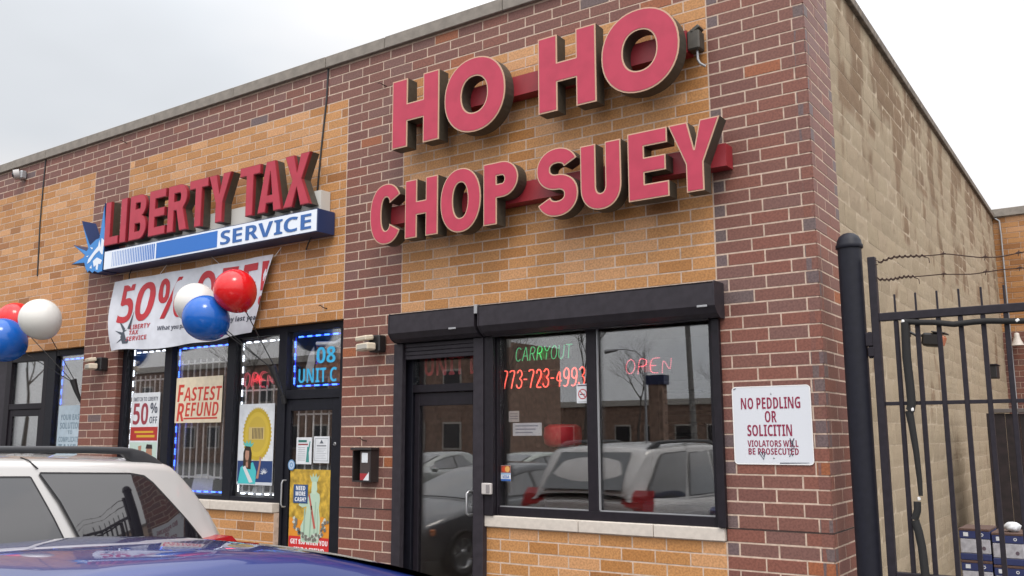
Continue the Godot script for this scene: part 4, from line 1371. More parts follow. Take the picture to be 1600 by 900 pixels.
	ink(b, [0.035, -0.12, 0.085, -0.12, 0.075, -0.02, 0.085, 0.02, 0.10, 0.10, 0.085, 0.10, 0.07, 0.04, 0.05, 0.045, 0.045, -0.02], 1, Color(0.05, 0.22, 0.20))
	put("print", b, M.print, s)
	s = sheet("door_notice", "framed white certificate taped to the tax office door", Vector2(-5.475, 1.60), Vector2(-5.24, 1.88), -0.1045, M.paper, "notice")
	b = MB.new()
	ink_ring(b, pts([-0.10, -0.12, 0.10, -0.12, 0.10, 0.12, -0.10, 0.12]), 0, Color(0.14, 0.15, 0.18), [pts([-0.095, -0.115, 0.095, -0.115, 0.095, 0.115, -0.095, 0.115])])
	ink(b, [-0.03, 0.065, 0.03, 0.065, 0.0, 0.105], 0, Color(0.10, 0.11, 0.13))
	ink(b, [-0.07, 0.035, 0.07, 0.035, 0.07, 0.046, -0.07, 0.046], 0, Color(0.12, 0.12, 0.14))
	for i in 7: ink(b, [-0.075, 0.012 - i * 0.018, 0.075 - 0.02 * (i % 3), 0.012 - i * 0.018, 0.075 - 0.02 * (i % 3), 0.017 - i * 0.018, -0.075, 0.017 - i * 0.018], 0, Color(0.34, 0.35, 0.38))
	put("print", b, M.print, s)
	s = thing("round_sticker", "round blue sticker beside the yellow poster on the tax door", "sticker", Vector3(-5.795, 1.575, -0.088))
	b = MB.new()
	ink_ring(b, ring(0, 0, 0.055, 0.058, 26), 0, Color(0.12, 0.24, 0.42))
	ink_ring(b, ring(0, 0, 0.042, 0.045, 24), 1, Color(0.40, 0.48, 0.58), [ring(0, 0, 0.026, 0.028, 20)])
	ink_ring(b, ring(0, 0, 0.012, 0.016, 12), 1, Color(0.42, 0.5, 0.6))
	put("print", b, M.print, s)
	var yel := grain(mat(lin(0.62, 0.39, 0.045), 0.5), T.patch, 1.6)
	s = sheet("door_poster", "yellow poster with a pale green statue on the tax office door", Vector2(-5.825, 0.62), Vector2(-5.195, 1.53), -0.1045, yel)
	b = MB.new()
	ink(b, [-0.31, -0.45, 0.31, -0.45, 0.31, -0.245, -0.31, -0.245], 0, Color(0.52, 0.03, 0.03))
	ink(b, [-0.31, -0.244, 0.31, -0.244, 0.31, -0.10, 0.2, -0.03, -0.1, -0.08, -0.31, -0.05], 0, Color(0.62, 0.24, 0.03))
	ink(b, [-0.12, -0.30, 0.15, -0.30, 0.165, -0.08, 0.14, 0.06, 0.155, 0.15, 0.145, 0.20, 0.09, 0.23, 0.03, 0.225, -0.01, 0.19, -0.06, 0.13, -0.15, 0.12, -0.17, 0.08, -0.11, 0.055, -0.045, 0.07, -0.06, -0.02, -0.13, -0.14], 2, Color(0.40, 0.52, 0.40))
	ink(b, [0.06, -0.28, 0.085, -0.28, 0.10, 0.12, 0.085, 0.12], 3, Color(0.30, 0.41, 0.31))
	ink(b, [0.12, -0.26, 0.14, -0.26, 0.125, 0.05, 0.115, 0.05], 3, Color(0.30, 0.41, 0.31))
	ink(b, [0.02, 0.23, 0.04, 0.20, 0.09, 0.20, 0.11, 0.25, 0.10, 0.33, 0.03, 0.33], 3, Color(0.44, 0.55, 0.42))
	ink(b, [0.02, 0.33, 0.11, 0.33, 0.14, 0.40, 0.10, 0.37, 0.09, 0.42, 0.065, 0.375, 0.04, 0.42, 0.03, 0.37, -0.01, 0.40], 3, Color(0.36, 0.48, 0.36))
	ink(b, [-0.02, 0.19, 0.0, 0.20, 0.10, -0.15, 0.07, -0.16], 4, Color(0.42, 0.10, 0.08))
	ink(b, [0.0, -0.28, 0.02, -0.28, 0.04, 0.08, 0.02, 0.08], 4, Color(0.27, 0.38, 0.29))
	ink(b, [-0.09, -0.28, -0.07, -0.28, -0.06, 0.05, -0.08, 0.05], 4, Color(0.27, 0.38, 0.29))
	var r2 := RandomNumberGenerator.new()
	r2.seed = 5
	for i in 46:
		var w := PI + PI * i / 45.0
		var c := Vector2(0.01 + cos(w) * r2.randf_range(0.20, 0.27), -0.06 + sin(w) * r2.randf_range(0.17, 0.23))
		var q := []
		for k in 5: q.append_array([c.x + cos(TAU * k / 5 + i) * r2.randf_range(0.012, 0.03), c.y + sin(TAU * k / 5 + i) * r2.randf_range(0.012, 0.03)])
		ink(b, q, 5 + i % 3, Color(0.16, 0.15, 0.13) if i % 3 else Color(0.5, 0.52, 0.46))
	ink(b, [-0.25, 0.10, -0.03, 0.10, -0.03, 0.295, -0.25, 0.295], 8, Color(0.03, 0.07, 0.17))
	put("print", b, M.print, s)
	for e in [["NEED", -0.14, 0.258, 0.14, 0.045], ["MORE", -0.14, 0.20, 0.15, 0.045], ["CASH?", -0.14, 0.14, 0.17, 0.045]]:
		text("lettering", e[0], Vector3(e[1], e[2], 0.0068), e[3], e[4], M.text_white, s, 0.001)
	text("lettering", "GET $50 WHEN YOU", Vector3(0, -0.30, 0.0015), 0.56, 0.058, M.text_white, s, 0.001)
	text("lettering", "SEND A FRIEND", Vector3(0, -0.385, 0.0015), 0.46, 0.058, M.text_white, s, 0.001)
	# end window poster
	s = sheet("window_poster", "pale blue-grey poster of five grey lines in the blue-lit end window", Vector2(-10.56, 1.24), Vector2(-9.94, 2.32), z, grain(mat(lin(0.42, 0.50, 0.56), 0.6), T.soft, 1.5))
	var ltr := mat(lin(0.16, 0.22, 0.27), 0.6)
	for e in [["YOUR EASY", 0.38, 0.075, 0.52], ["SOLUTION", 0.265, 0.085, 0.52], ["TO", 0.175, 0.05, 0.11], ["COMPLICATED", 0.08, 0.07, 0.55], ["TAXES", -0.05, 0.13, 0.54]]:
		text("lettering", e[0], Vector3(0.01, e[1], 0.0005), e[3], e[2], ltr, s, 0.001)
	# unit numbers
	s = thing("unit_decal", "cyan unit number and letter on the pane over the tax office door", "decal", Vector3(-5.40, 2.66, -0.1065))
	text("lettering", "08", Vector3(0.07, 0.09, 0), 0.29, 0.175, M.sky_decal, s, 0.001)
	text("lettering", "UNIT C", Vector3(-0.055, -0.125, 0), 0.59, 0.155, M.sky_decal, s, 0.001)
	s = thing("brown_paper", "torn brown paper with a curled white edge behind the unit number", "paper", Vector3(-5.32, 2.66, -0.1585))
	b = MB.new()
	b.prism(pts([-0.26, -0.20, 0.22, -0.20, 0.22, 0.16, -0.02, 0.22, -0.22, 0.20, -0.20, 0.05]), [], -0.002, 0)
	put("sheet", b, grain(mat(lin(0.40, 0.17, 0.10), 0.8), T.patch, 2.0), s)
	b = MB.new()
	b.tube([Vector3(-0.20, 0.225, 0.005), Vector3(-0.05, 0.215, 0.012), Vector3(0.08, 0.21, 0.01), Vector3(0.18, 0.245, 0.005)], 0.024, 8)
	b.prism(pts([-0.42, -0.18, -0.30, -0.18, -0.24, 0.02, -0.26, 0.2, -0.34, 0.1]), [], -0.0045, -0.0025)
	put("curled_edge", b, M.paper, s)
	s = thing("unit_decal", "red unit letters behind the pane over the carry-out door", "decal", Vector3(-3.64, 2.56, -0.132))
	text("lettering", "UNIT D", Vector3(0.02, 0.0, 0), 0.68, 0.19, mat(lin(0.40, 0.05, 0.055), 0.6), s, 0.001)
	# stickers on the carry-out window
	s = thing("window_sticker", "white no-smoking sticker below the telephone number", "sticker", Vector3(-2.105, 2.235, -0.0585))
	bar("sheet", Vector3(-0.06, -0.083, -0.0004), Vector3(0.06, 0.083, 0), M.paper, s)
	b = MB.new()
	ink_ring(b, ring(0, -0.005, 0.045, 0.045, 30), 0, Color(0.40, 0.05, 0.06), [ring(0, -0.005, 0.036, 0.036, 28)])
	ink(b, [-0.03, 0.02, -0.024, 0.027, 0.03, -0.028, 0.024, -0.035], 1, Color(0.40, 0.05, 0.06))
	ink(b, [-0.028, -0.012, 0.022, -0.012, 0.022, -0.003, -0.028, -0.003], 0, Color(0.06, 0.06, 0.07))
	ink(b, [-0.05, 0.064, 0.05, 0.064, 0.05, 0.076, -0.05, 0.076], 0, Color(0.12, 0.08, 0.10))
	ink(b, [-0.045, -0.075, 0.045, -0.075, 0.045, -0.069, -0.045, -0.069], 0, Color(0.3, 0.3, 0.32))
	put("print", b, M.print, s)
	s = thing("window_sticker", "red, white and blue card-payment sticker low on the carry-out window", "sticker", Vector3(-2.925, 1.54, -0.0585))
	bar("sheet", Vector3(-0.055, -0.07, -0.0004), Vector3(0.055, 0.07, 0), M.paper, s)
	b = MB.new()
	ink(b, [-0.054, 0.003, 0.054, 0.003, 0.054, 0.069, -0.054, 0.069], 0, Color(0.22, 0.06, 0.045))
	ink_ring(b, ring(-0.016, 0.036, 0.027, 0.027, 22), 1, Color(0.50, 0.07, 0.03))
	ink_ring(b, ring(0.018, 0.036, 0.027, 0.027, 22), 2, Color(0.62, 0.34, 0.10))
	ink(b, [-0.054, -0.069, 0.054, -0.069, 0.054, -0.052, -0.054, -0.052], 0, Color(0.02, 0.10, 0.36))
	ink(b, [-0.054, -0.012, 0.054, -0.012, 0.054, 0.0, -0.054, 0.0], 0, Color(0.20, 0.36, 0.55))
	put("print", b, M.print, s)
	text("lettering", "VISA", Vector3(0.0, -0.032, 0.0005), 0.075, 0.026, M.text_blue, s, 0.001, false, 0.15)
	s = sheet("taped_notice", "wide white notice taped inside the carry-out window", Vector2(-2.87, 1.875), Vector2(-2.555, 1.99), -0.094, M.paper, "notice")
	b = MB.new()
	for i in 3: ink(b, [-0.13, 0.025 - i * 0.03, 0.12 - 0.03 * i, 0.025 - i * 0.03, 0.12 - 0.03 * i, 0.037 - i * 0.03, -0.13, 0.037 - i * 0.03], 0, Color(0.25, 0.27, 0.33))
	put("print", b, M.print, s)
	s = sheet("taped_notice", "small square notice above the wide one in the carry-out window", Vector2(-2.915, 2.0), Vector2(-2.80, 2.10), -0.094, mat(lin(0.45, 0.42, 0.40), 0.7), "notice")
	b = MB.new()
	for i in 3: ink(b, [-0.045, 0.02 - i * 0.022, 0.045, 0.02 - i * 0.022, 0.045, 0.027 - i * 0.022, -0.045, 0.027 - i * 0.022], 0, Color(0.2, 0.2, 0.22))
	put("print", b, M.print, s)

# ---------------------------------------------------------------- behind the glass
func inside() -> void:
	for e in [[-8.94, -8.20, 1.25, 2.62, 0.105, "white window grille behind the discount poster"], [-7.97, -6.97, 1.40, 2.78, 0.118, "white window grille behind the cream poster"], [-6.75, -6.08, 1.25, 2.42, 0.12, "white window grille behind the gold seal poster"], [-5.83, -5.21, 0.5, 2.13, 0.118, "white door grille behind the tax office door glass"]]:
		var s := thing("window_grille", e[5], "grille", Vector3((e[0] + e[1]) * 0.5, e[2], -0.19 if e[5].begins_with("white window") else -0.17), "white grilles inside the tax office")
		var w: float = e[1] - e[0]
		var h: float = e[3] - e[2]
		for y in [0.0, h - 0.02]:
			bar("rail", Vector3(-w / 2, y, -0.006), Vector3(w / 2, y + 0.02, 0.006), M.white_bars, s)
		var x := -w / 2 + 0.05
		while x < w / 2 - 0.01:
			bar("bar", Vector3(x - 0.008, -0.015, 0.0065), Vector3(x + 0.008, h + 0.04, 0.02), M.white_bars, s)
			x += e[4]
	var dk := mat(lin(0.05, 0.04, 0.035), 0.6)
	var s := thing("service_counter", "dark service counter inside the carry-out shop", "counter", Vector3(-2.2, 0.15, -2.3))
	bar("body", Vector3(-1.6, 0, -0.25), Vector3(1.5, 1.02, 0.25), mat(lin(0.12, 0.10, 0.09), 0.7), s, 0.01)
	bar("top", Vector3(-1.65, 1.022, -0.3), Vector3(1.55, 1.06, 0.3), dk, s, 0.006)
	s = thing("red_lantern", "red drum lantern hanging inside the carry-out window", "lantern", Vector3(-2.66, 1.77, -0.62))
	var b := MB.new()
	b.lathe(Transform3D.IDENTITY, [Vector2(0.0, 0.0), Vector2(0.13, 0.0), Vector2(0.175, 0.03), Vector2(0.185, 0.10), Vector2(0.175, 0.18), Vector2(0.13, 0.21), Vector2(0.0, 0.21)], 28)
	put("shade", b, mat(lin(0.72, 0.015, 0.03), 0.5), s)
	b = MB.new()
	b.lathe(Transform3D.IDENTITY, [Vector2(0.0, -0.02), Vector2(0.10, -0.018), Vector2(0.10, -0.001), Vector2(0.0, 0.0)], 20)
	put("rim", b, dk, s)
	b = MB.new()
	b.tube([Vector3(0, 0.21, 0), Vector3(0, 1.58, 0)], 0.004, 6)
	put("cord", b, dk, s)
	s = thing("menu_board", "pale lettered menu board on the carry-out shop's back wall", "menu board", Vector3(-3.0, 1.75, -6.095))
	bar("panel", Vector3(-1.3, 0, 0), Vector3(1.6, 0.95, 0.03), mat(lin(0.34, 0.31, 0.27), 0.5), s, 0.004)
	for j in 5:
		for i in 3: bar("menu_line", Vector3(-1.2 + i * 0.95, 0.12 + j * 0.16, 0.031), Vector3(-1.2 + i * 0.95 + 0.55 + 0.1 * ((i + j) % 3), 0.17 + j * 0.16, 0.034), dk, s)
	s = thing("reception_desk", "blue-fronted reception desk inside the tax office", "desk", Vector3(-5.4, 0.15, -2.4))
	bar("front", Vector3(-0.8, 0, -0.3), Vector3(0.75, 1.75, 0.0), mat(lin(0.02, 0.11, 0.32), 0.5), s, 0.01)
	bar("top", Vector3(-0.85, 1.752, -0.36), Vector3(0.8, 1.79, 0.05), mat(lin(0.5, 0.5, 0.5), 0.5), s, 0.006)
	for e in [[-7.45, "white paper stand on the sill of the blue-lit pane", 0.22], [-6.45, "small white paper stand on the sill of the gold seal pane", 0.12]]:
		b = MB.new()
		b.prism(pts([-e[2], 0, e[2] * 0.8, 0, e[2] * 0.9, e[2] * 0.9, e[2] * 0.3, e[2] * 1.05, -e[2] * 0.7, e[2]]), [], -0.004, 0.004)
		single("paper_stand", b, M.paper, e[1], "paper", Vector3(e[0], 1.217, -0.2), "paper stands on the window sills")

# ---------------------------------------------------------------- ground
func ground() -> void:
	var b := MB.new()
	b.quad(Vector3(-260, -0.006, 260), Vector3(260, -0.006, 260), Vector3(260, -0.006, -260), Vector3(-260, -0.006, -260))
	setting("ground", b, M.asphalt)
	b = MB.new()
	var x := -14.2
	while x < 0.1:
		b.cbox(Transform3D(Basis.IDENTITY, Vector3(x + 0.76, 0.073, 0.66)), Vector3(1.515, 0.154, 1.32), 0.008)
		x += 1.525
	setting("pavement", b, M.concrete)
	b = MB.new()
	b.quad(Vector3(-0.3, 0.012, 0.4), Vector3(6.5, 0.012, 0.4), Vector3(6.5, 0.012, -12), Vector3(-0.3, 0.012, -12))
	setting("alley_path", b, M.concrete)
	b = MB.new()
	for i in 7:
		var xx := -0.05 - i * 2.62
		b.quad(Vector3(xx - 0.05, 0.0, 6.6), Vector3(xx + 0.05, 0.0, 6.6), Vector3(xx + 0.05, 0.0, 1.7), Vector3(xx - 0.05, 0.0, 1.7))
	setting("road_markings", b, grain(mat(lin(0.55, 0.53, 0.48), 0.8), T.patch, 1.5))
	b = MB.new()
	b.quad(Vector3(-120, 0.02, 33), Vector3(60, 0.02, 33), Vector3(60, 0.02, 21), Vector3(-120, 0.02, 21))
	setting("road", b, grain(mat(lin(0.085, 0.083, 0.08), 0.9), T.speck, 0.5))

# ---------------------------------------------------------------- alley: post, gate, wires, what stands behind
func alley() -> void:
	var s := thing("gate_post", "thick round black gate post with a domed cap at the building corner", "post", Vector3(0.232, 0, 0))
	var b := MB.new()
	b.lathe(Transform3D.IDENTITY, [Vector2(0.084, 0.012), Vector2(0.084, 3.235)], 32)
	put("shaft", b, M.post, s)
	b = MB.new()
	b.lathe(Transform3D.IDENTITY, [Vector2(0.086, 3.225), Vector2(0.0965, 3.228), Vector2(0.0965, 3.252), Vector2(0.090, 3.258), Vector2(0.086, 3.285), Vector2(0.070, 3.316), Vector2(0.045, 3.336), Vector2(0.02, 3.344), Vector2(0, 3.345)], 32)
	put("cap", b, M.post, s)
	s = thing("iron_gate", "dark iron bar gate hinged on the round post beside the block wall", "gate", Vector3(0.385, 0, 0))
	bar("stile", Vector3(-0.027, 0.14, -0.027), Vector3(0.027, 3.145, 0.027), M.iron, s, 0.004)
	bar("stile", Vector3(1.90, 0.14, -0.027), Vector3(1.954, 3.145, 0.027), M.iron, s, 0.004)
	bar("rail", Vector3(0.0275, 2.672, -0.025), Vector3(1.8995, 2.730, 0.025), M.iron, s, 0.004)
	bar("rail", Vector3(0.0275, 2.072, -0.009), Vector3(1.8995, 2.098, 0.009), M.iron, s, 0.002)
	bar("rail", Vector3(0.0275, 0.885, -0.025), Vector3(1.8995, 0.935, 0.025), M.iron, s, 0.004)
	bar("rail", Vector3(0.0275, 0.15, -0.025), Vector3(1.8995, 0.20, 0.025), M.iron, s, 0.004)
	var x := 0.138
	while x < 1.85:
		var q := MB.new()
		q.cbox(Transform3D.IDENTITY, Vector3(0.030, 2.5, 0.030), 0.003)
		var o := put("bar", q, M.iron, s, Vector3(x, 1.42, 0))
		var q2 := MB.new()
		q2.cbox(Transform3D.IDENTITY, Vector3(0.013, 0.16, 0.013), 0.002)
		put("spike", q2, M.iron, o, Vector3(0, 1.36, 0))
		x += 0.1395
	b = MB.new()
	b.cbox(Transform3D(Basis.IDENTITY, Vector3(-0.05, 2.545, 0.01)), Vector3(0.05, 0.10, 0.05), 0.006)
	b.cbox(Transform3D(Basis.IDENTITY, Vector3(-0.04, 2.455, 0.01)), Vector3(0.045, 0.07, 0.05), 0.006)
	b.tube([Vector3(-0.045, 2.41, 0.01), Vector3(-0.045, 2.60, 0.01)], 0.014, 8)
	put("hinge", b, M.iron, s)
	# two strands of barbed wire above the gate
	var strands := [[[0.43, 3.10, 0.50, 3.122, 0.55, 3.13, 0.66, 3.122, 0.77, 3.113, 0.89, 3.112, 1.0, 3.085, 1.09, 3.063, 1.21, 3.052, 1.36, 3.07, 1.6, 3.10, 2.3, 3.10], "upper rusty barbed wire strand above the gate", 0.33], [[0.42, 2.98, 0.5, 2.968, 0.60, 2.98, 0.69, 2.972, 0.84, 2.972, 1.04, 2.952, 1.22, 2.965, 1.35, 2.962, 1.7, 2.96, 2.3, 2.97], "lower rusty barbed wire strand above the gate", 0.26]]
	for e in strands:
		var raw: Array = e[0]
		var cur := Curve3D.new()
		for i in range(0, raw.size(), 2): cur.add_point(Vector3(raw[i], raw[i + 1], 0))
		var path := []
		for i in 60: path.append(cur.sample_baked(cur.get_baked_length() * i / 59.0))
		s = thing("barbed_wire", e[1], "wire", path[0], "barbed wire strands")
		b = MB.new()
		var local := []
		for p in path: local.append(p - path[0])
		b.tube(local, 0.0042, 6)
		put("strand", b, M.rust, s)
		b = MB.new()
		var wound := []
		for i in 50:
			var t: float = e[2] * i / 50.0
			var p: Vector3 = cur.sample_baked(t) - path[0]
			wound.append(p + Vector3(0, cos(i * 1.1) * 0.010, sin(i * 1.1) * 0.010))
		b.tube(wound, 0.0045, 5)
		b.tube([wound[-1], wound[-1] + Vector3(0.02, -0.01, 0.0), wound[-1] + Vector3(0.025, -0.045, 0.01)], 0.003, 5)
		var hook := []
		for i in 10: hook.append(Vector3(-0.012 + cos(i * 0.6) * 0.016, sin(i * 0.6) * 0.016, 0.012))
		b.tube(hook, 0.003, 5)
		put("wound_end", b, M.rust, s)
		for i in 6:
			b = MB.new()
			var p: Vector3 = cur.sample_baked(0.44 + i * 0.235 + (0.03 if i % 2 else 0.0)) - path[0]
			b.tube([p + Vector3(-0.014, 0.0, 0.005), p + Vector3(0.0, 0.008, -0.006), p + Vector3(0.014, 0, 0.005)], 0.0058, 6)
			b.tube([p + Vector3(-0.004, -0.020, 0), p + Vector3(0.004, 0.020, 0)], 0.0026, 5)
			put("barb", b, M.rust, s)
	# black foam strip tied along the gate
	s = thing("black_hose", "black hose tied along the gate's top rail and hanging in kinks", "hose", Vector3(0.58, 2.655, 0.035))
	b = MB.new()
	b.tube([Vector3(0, 0.0, 0), Vector3(0.10, -0.012, 0), Vector3(0.20, -0.02, 0.0), Vector3(0.32, -0.042, 0.0), Vector3(0.45, -0.035, 0), Vector3(0.53, -0.035, 0), Vector3(0.66, -0.045, 0), Vector3(0.80, -0.055, 0), Vector3(1.2, -0.06, 0)], 0.020, 8)
	put("top_run", b, M.rubber, s)
	b = MB.new()
	b.tube([Vector3(0.01, -0.005, 0), Vector3(0.004, -0.25, 0), Vector3(0.012, -0.45, 0), Vector3(0.014, -0.575, 0), Vector3(0.004, -0.615, 0), Vector3(-0.008, -0.625, 0)], 0.029, 8)
	b.tube([Vector3(-0.006, -0.625, 0), Vector3(0.006, -0.72, 0.003), Vector3(0.022, -0.90, 0.003), Vector3(0.03, -1.10, 0), Vector3(0.03, -1.20, 0)], 0.027, 8, 0.014)
	b.tube([Vector3(0.005, -1.24, 0), Vector3(0.002, -1.30, 0), Vector3(-0.02, -1.36, 0)], 0.024, 8)
	b.tube([Vector3(-0.018, -1.365, 0), Vector3(0.0, -1.44, 0), Vector3(0.014, -1.54, 0), Vector3(0.02, -1.66, 0), Vector3(0.024, -1.74, 0)], 0.028, 8)
	put("hanging_run", b, M.rubber, s)
	for p in [Vector3(0, 0.0, 0.018), Vector3(0.71, -0.045, 0.016), Vector3(0.02, -0.615, 0.02), Vector3(0.018, -1.22, 0.0), Vector3(0.02, -1.745, 0.01)]:
		b = MB.new()
		b.cbox(Transform3D(Basis(Vector3(0, 0, 1), p.x * 3), p), Vector3(0.02, 0.024, 0.012), 0.004)
		put("tie", b, M.white_bars, s)
	# floodlight on the block wall
	s = thing("floodlight", "dark floodlight with an orange lens on an arm from the block wall", "lamp", Vector3(-0.05, 2.90, -3.0))
	b = MB.new()
	b.cbox(Transform3D(Basis.IDENTITY, Vector3(0.025, 0.02, 0)), Vector3(0.05, 0.14, 0.12), 0.006)
	b.tube([Vector3(0.04, 0.0, 0), Vector3(0.11, -0.045, 0.0), Vector3(0.19, -0.05, 0)], 0.014, 8)
	put("arm", b, M.black, s)
	b = MB.new()
	b.cbox(Transform3D(Basis(Vector3(0, 0, 1), -0.12), Vector3(0.26, -0.10, 0)), Vector3(0.18, 0.13, 0.20), 0.02)
	b.cbox(Transform3D(Basis(Vector3(0, 0, 1), -0.18), Vector3(0.33, -0.035, 0)), Vector3(0.13, 0.014, 0.21), 0.004)
	put("housing", b, M.black, s)
	b = MB.new()
	b.cbox(Transform3D(Basis(Vector3(0, 0, 1), -0.35), Vector3(0.345, -0.115, 0.02)), Vector3(0.05, 0.11, 0.17), 0.018)
	put("lens", b, mat(lin(0.50, 0.17, 0.09), 0.25), s)
	s = thing("junction_box", "small dark metal box fixed to the block wall far down the alley", "box", Vector3(-0.16, 2.84, -9.3))
	b = MB.new()
	b.cbox(Transform3D(Basis.IDENTITY, Vector3(0.06, 0, 0)), Vector3(0.14, 0.20, 0.30), 0.01)
	put("case", b, M.black, s)
	b = MB.new()
	b.cbox(Transform3D(Basis.IDENTITY, Vector3(0.06, 0.108, 0)), Vector3(0.17, 0.02, 0.34), 0.004)
	put("lid", b, M.iron, s)
	# the building that closes the alley
	s = thing("rear_building", "tan over red brick building closing the alley behind the gate", "building", Vector3(0, 0, -12.0))
	b = MB.new()
	b.box(Vector3(-0.6, 0, -6), Vector3(14, 5.86, -0.007))
	var w := put("brick_wall", b, M.mortar, s)
	b = MB.new()
	b.cbox(Transform3D(Basis.IDENTITY, Vector3(6.87, 5.935, -0.1)), Vector3(14.3, 0.15, 0.32), 0.006)
	put("coping", b, M.coping, s)
	var made := {}
	var rest := MB.new()
	for r in 57:
		var y := 5.80 - r * BH
		var xx := -0.33 - (0.1 if r % 2 else 0.0)
		while xx < 7.0:
			var kind := "tan" if y > 3.75 else "red"
			var k := brick_colour(kind)
			var key := kind + str(k)
			if not made.has(key):
				var sh := brick_shape(0.2945, (TAN[k] if kind == "tan" else RED[k]) * (0.86 if kind == "tan" else 0.9))
				made[key] = [sh, sh.mesh()]
			var t := Transform3D(Basis.IDENTITY, Vector3(xx + 0.15, y, 0))
			if xx < 0.85 and xx > -0.44: show_mesh("brick", made[key][1], M.brick, w).transform = t
			else: rest.add(made[key][0], t)
			xx += BL
	put("distant_brickwork", rest, M.brick, w).set_meta("kind", "stuff")
	b = MB.new()
	b.tube([Vector3(-0.20, 5.84, 0.03), Vector3(-0.13, 5.78, 0.04), Vector3(-0.12, 5.5, 0.04), Vector3(-0.11, 0.2, 0.04)], 0.016, 8)
	put("downpipe", b, M.grey_metal, s)
	s = thing("bell_lamp", "white bell-shaped lamp on the red brick of the rear building", "lamp", Vector3(0.0, 3.45, -11.82))
	b = MB.new()
	b.lathe(Transform3D.IDENTITY, [Vector2(0.115, 0.0), Vector2(0.10, 0.02), Vector2(0.065, 0.10), Vector2(0.045, 0.17), Vector2(0.04, 0.22), Vector2(0.0, 0.235)], 20)
	put("shade", b, mat(lin(0.5, 0.45, 0.40), 0.5), s)
	bar("bracket", Vector3(-0.03, 0.10, -0.18), Vector3(0.03, 0.16, -0.05), M.black, s)
	# dark board enclosure
	s = thing("board_enclosure", "dark brown board enclosure standing against the block wall in the alley", "enclosure", Vector3(0.40, 0.01, -5.0))
	var bd := grain(mat(lin(0.022, 0.013, 0.014), 0.8), T.patch, 1.4)
	for i in 11:
		bar("board", Vector3(i * 0.145, 0, -0.012 - 0.004 * (i % 2)), Vector3(i * 0.145 + 0.141, 2.10 - 0.006 * (i % 3), 0.012 - 0.004 * (i % 2)), bd, s, 0.003)
	bar("cap_rail", Vector3(-0.02, 2.105, -0.05), Vector3(1.62, 2.15, 0.04), mat(lin(0.10, 0.085, 0.08), 0.7), s, 0.004)
	bar("post", Vector3(-0.045, 0, -0.06), Vector3(-0.004, 2.10, 0.03), bd, s, 0.004)
	for i in 8:
		bar("board", Vector3(-0.042, 0, -1.25 + i * 0.145), Vector3(-0.02, 2.09, -1.25 + i * 0.145 + 0.141), bd, s, 0.003)
	# cases of bottled drinks on a trolley
	s = thing("hand_trolley", "low dark trolley loaded with drink cases behind the gate", "trolley", Vector3(0.67, 0.012, -2.62))
	bar("deck", Vector3(-0.30, 0.14, -0.24), Vector3(0.32, 0.17, 0.24), M.iron, s, 0.004)
	for e in [[-0.24, -0.18], [0.26, -0.18], [-0.24, 0.18], [0.26, 0.18]]:
		b = MB.new()
		b.lathe(Transform3D(Basis(Vector3(0, 0, 1), PI / 2), Vector3(e[0], 0.068, e[1])), [Vector2(0, -0.016), Vector2(0.055, -0.016), Vector2(0.066, -0.008), Vector2(0.066, 0.008), Vector2(0.055, 0.016), Vector2(0, 0.016)], 18)
		put("wheel", b, M.rubber, s)
	var blue := mat(lin(0.02, 0.028, 0.10), 0.5)
	var brown := grain(mat(lin(0.10, 0.055, 0.042), 0.8), T.fine, 3.0)
	var film := grain(mat(lin(0.40, 0.39, 0.42), 0.35), T.mild, 2.5)
	var nth := ["bottom", "second", "third", "top"]
	for k in 2:
		for j in 3:
			var h := 0.275
			var y := 0.183 + j * (h + 0.003) + (0.025 if k == 0 else 0.0)
			s = thing("drink_case", "%s drink case of the %s stack on the trolley" % [["lowest", "middle", "topmost"][j], ["taller", "shorter"][k]], "case", Vector3(0.535 + k * 0.262, y, -2.62), "drink cases on the trolley")
			if k == 0 and j == 0: bar("pallet_slip", Vector3(-0.125, -0.026, -0.2), Vector3(0.125, -0.002, 0.2), brown, s)
			bar("tray", Vector3(-0.126, 0, -0.21), Vector3(0.126, 0.055, 0.21), blue, s, 0.004)
			bar("wrap", Vector3(-0.123, 0.056, -0.207), Vector3(0.123, 0.185, 0.207), film, s, 0.008)
			bar("band", Vector3(-0.1245, 0.186, -0.2085), Vector3(0.1245, 0.252, 0.2085), blue, s, 0.004)
			bar("lid", Vector3(-0.126, 0.2525, -0.21), Vector3(0.126, h, 0.21), brown, s, 0.004)
			bar("emblem", Vector3(-0.09, 0.205, 0.209), Vector3(-0.05, 0.24, 0.2105), M.paper, s)
			b = MB.new()
			b.prism(ring(0.06, 0.222, 0.014, 0.014, 14), [ring(0.06, 0.222, 0.008, 0.008, 12)], 0.2088, 0.2105)
			put("emblem", b, M.paper, s)
			b = MB.new()
			b.prism(ring(0.07, 0.105, 0.016, 0.018, 10), [], 0.2075, 0.2085)
			put("emblem", b, mat(lin(0.10, 0.07, 0.09), 0.5), s)
	b = MB.new()
	var rows := []
	var r3 := RandomNumberGenerator.new()
	r3.seed = 8
	for i in 8:
		var line := []
		var t := PI * i / 7.0
		for k in 12:
			var rr := sin(t) * 0.075 * (0.8 + 0.35 * r3.randf())
			line.append(Vector3(cos(TAU * k / 12) * rr, 0.045 + cos(t) * 0.045, sin(TAU * k / 12) * rr))
		rows.append(line)
	b.grid(rows, true)
	single("plastic_bag", b, M.paper, "crumpled white bag on top of the shorter drink-case stack", "bag", Vector3(0.83, 1.012, -2.55))

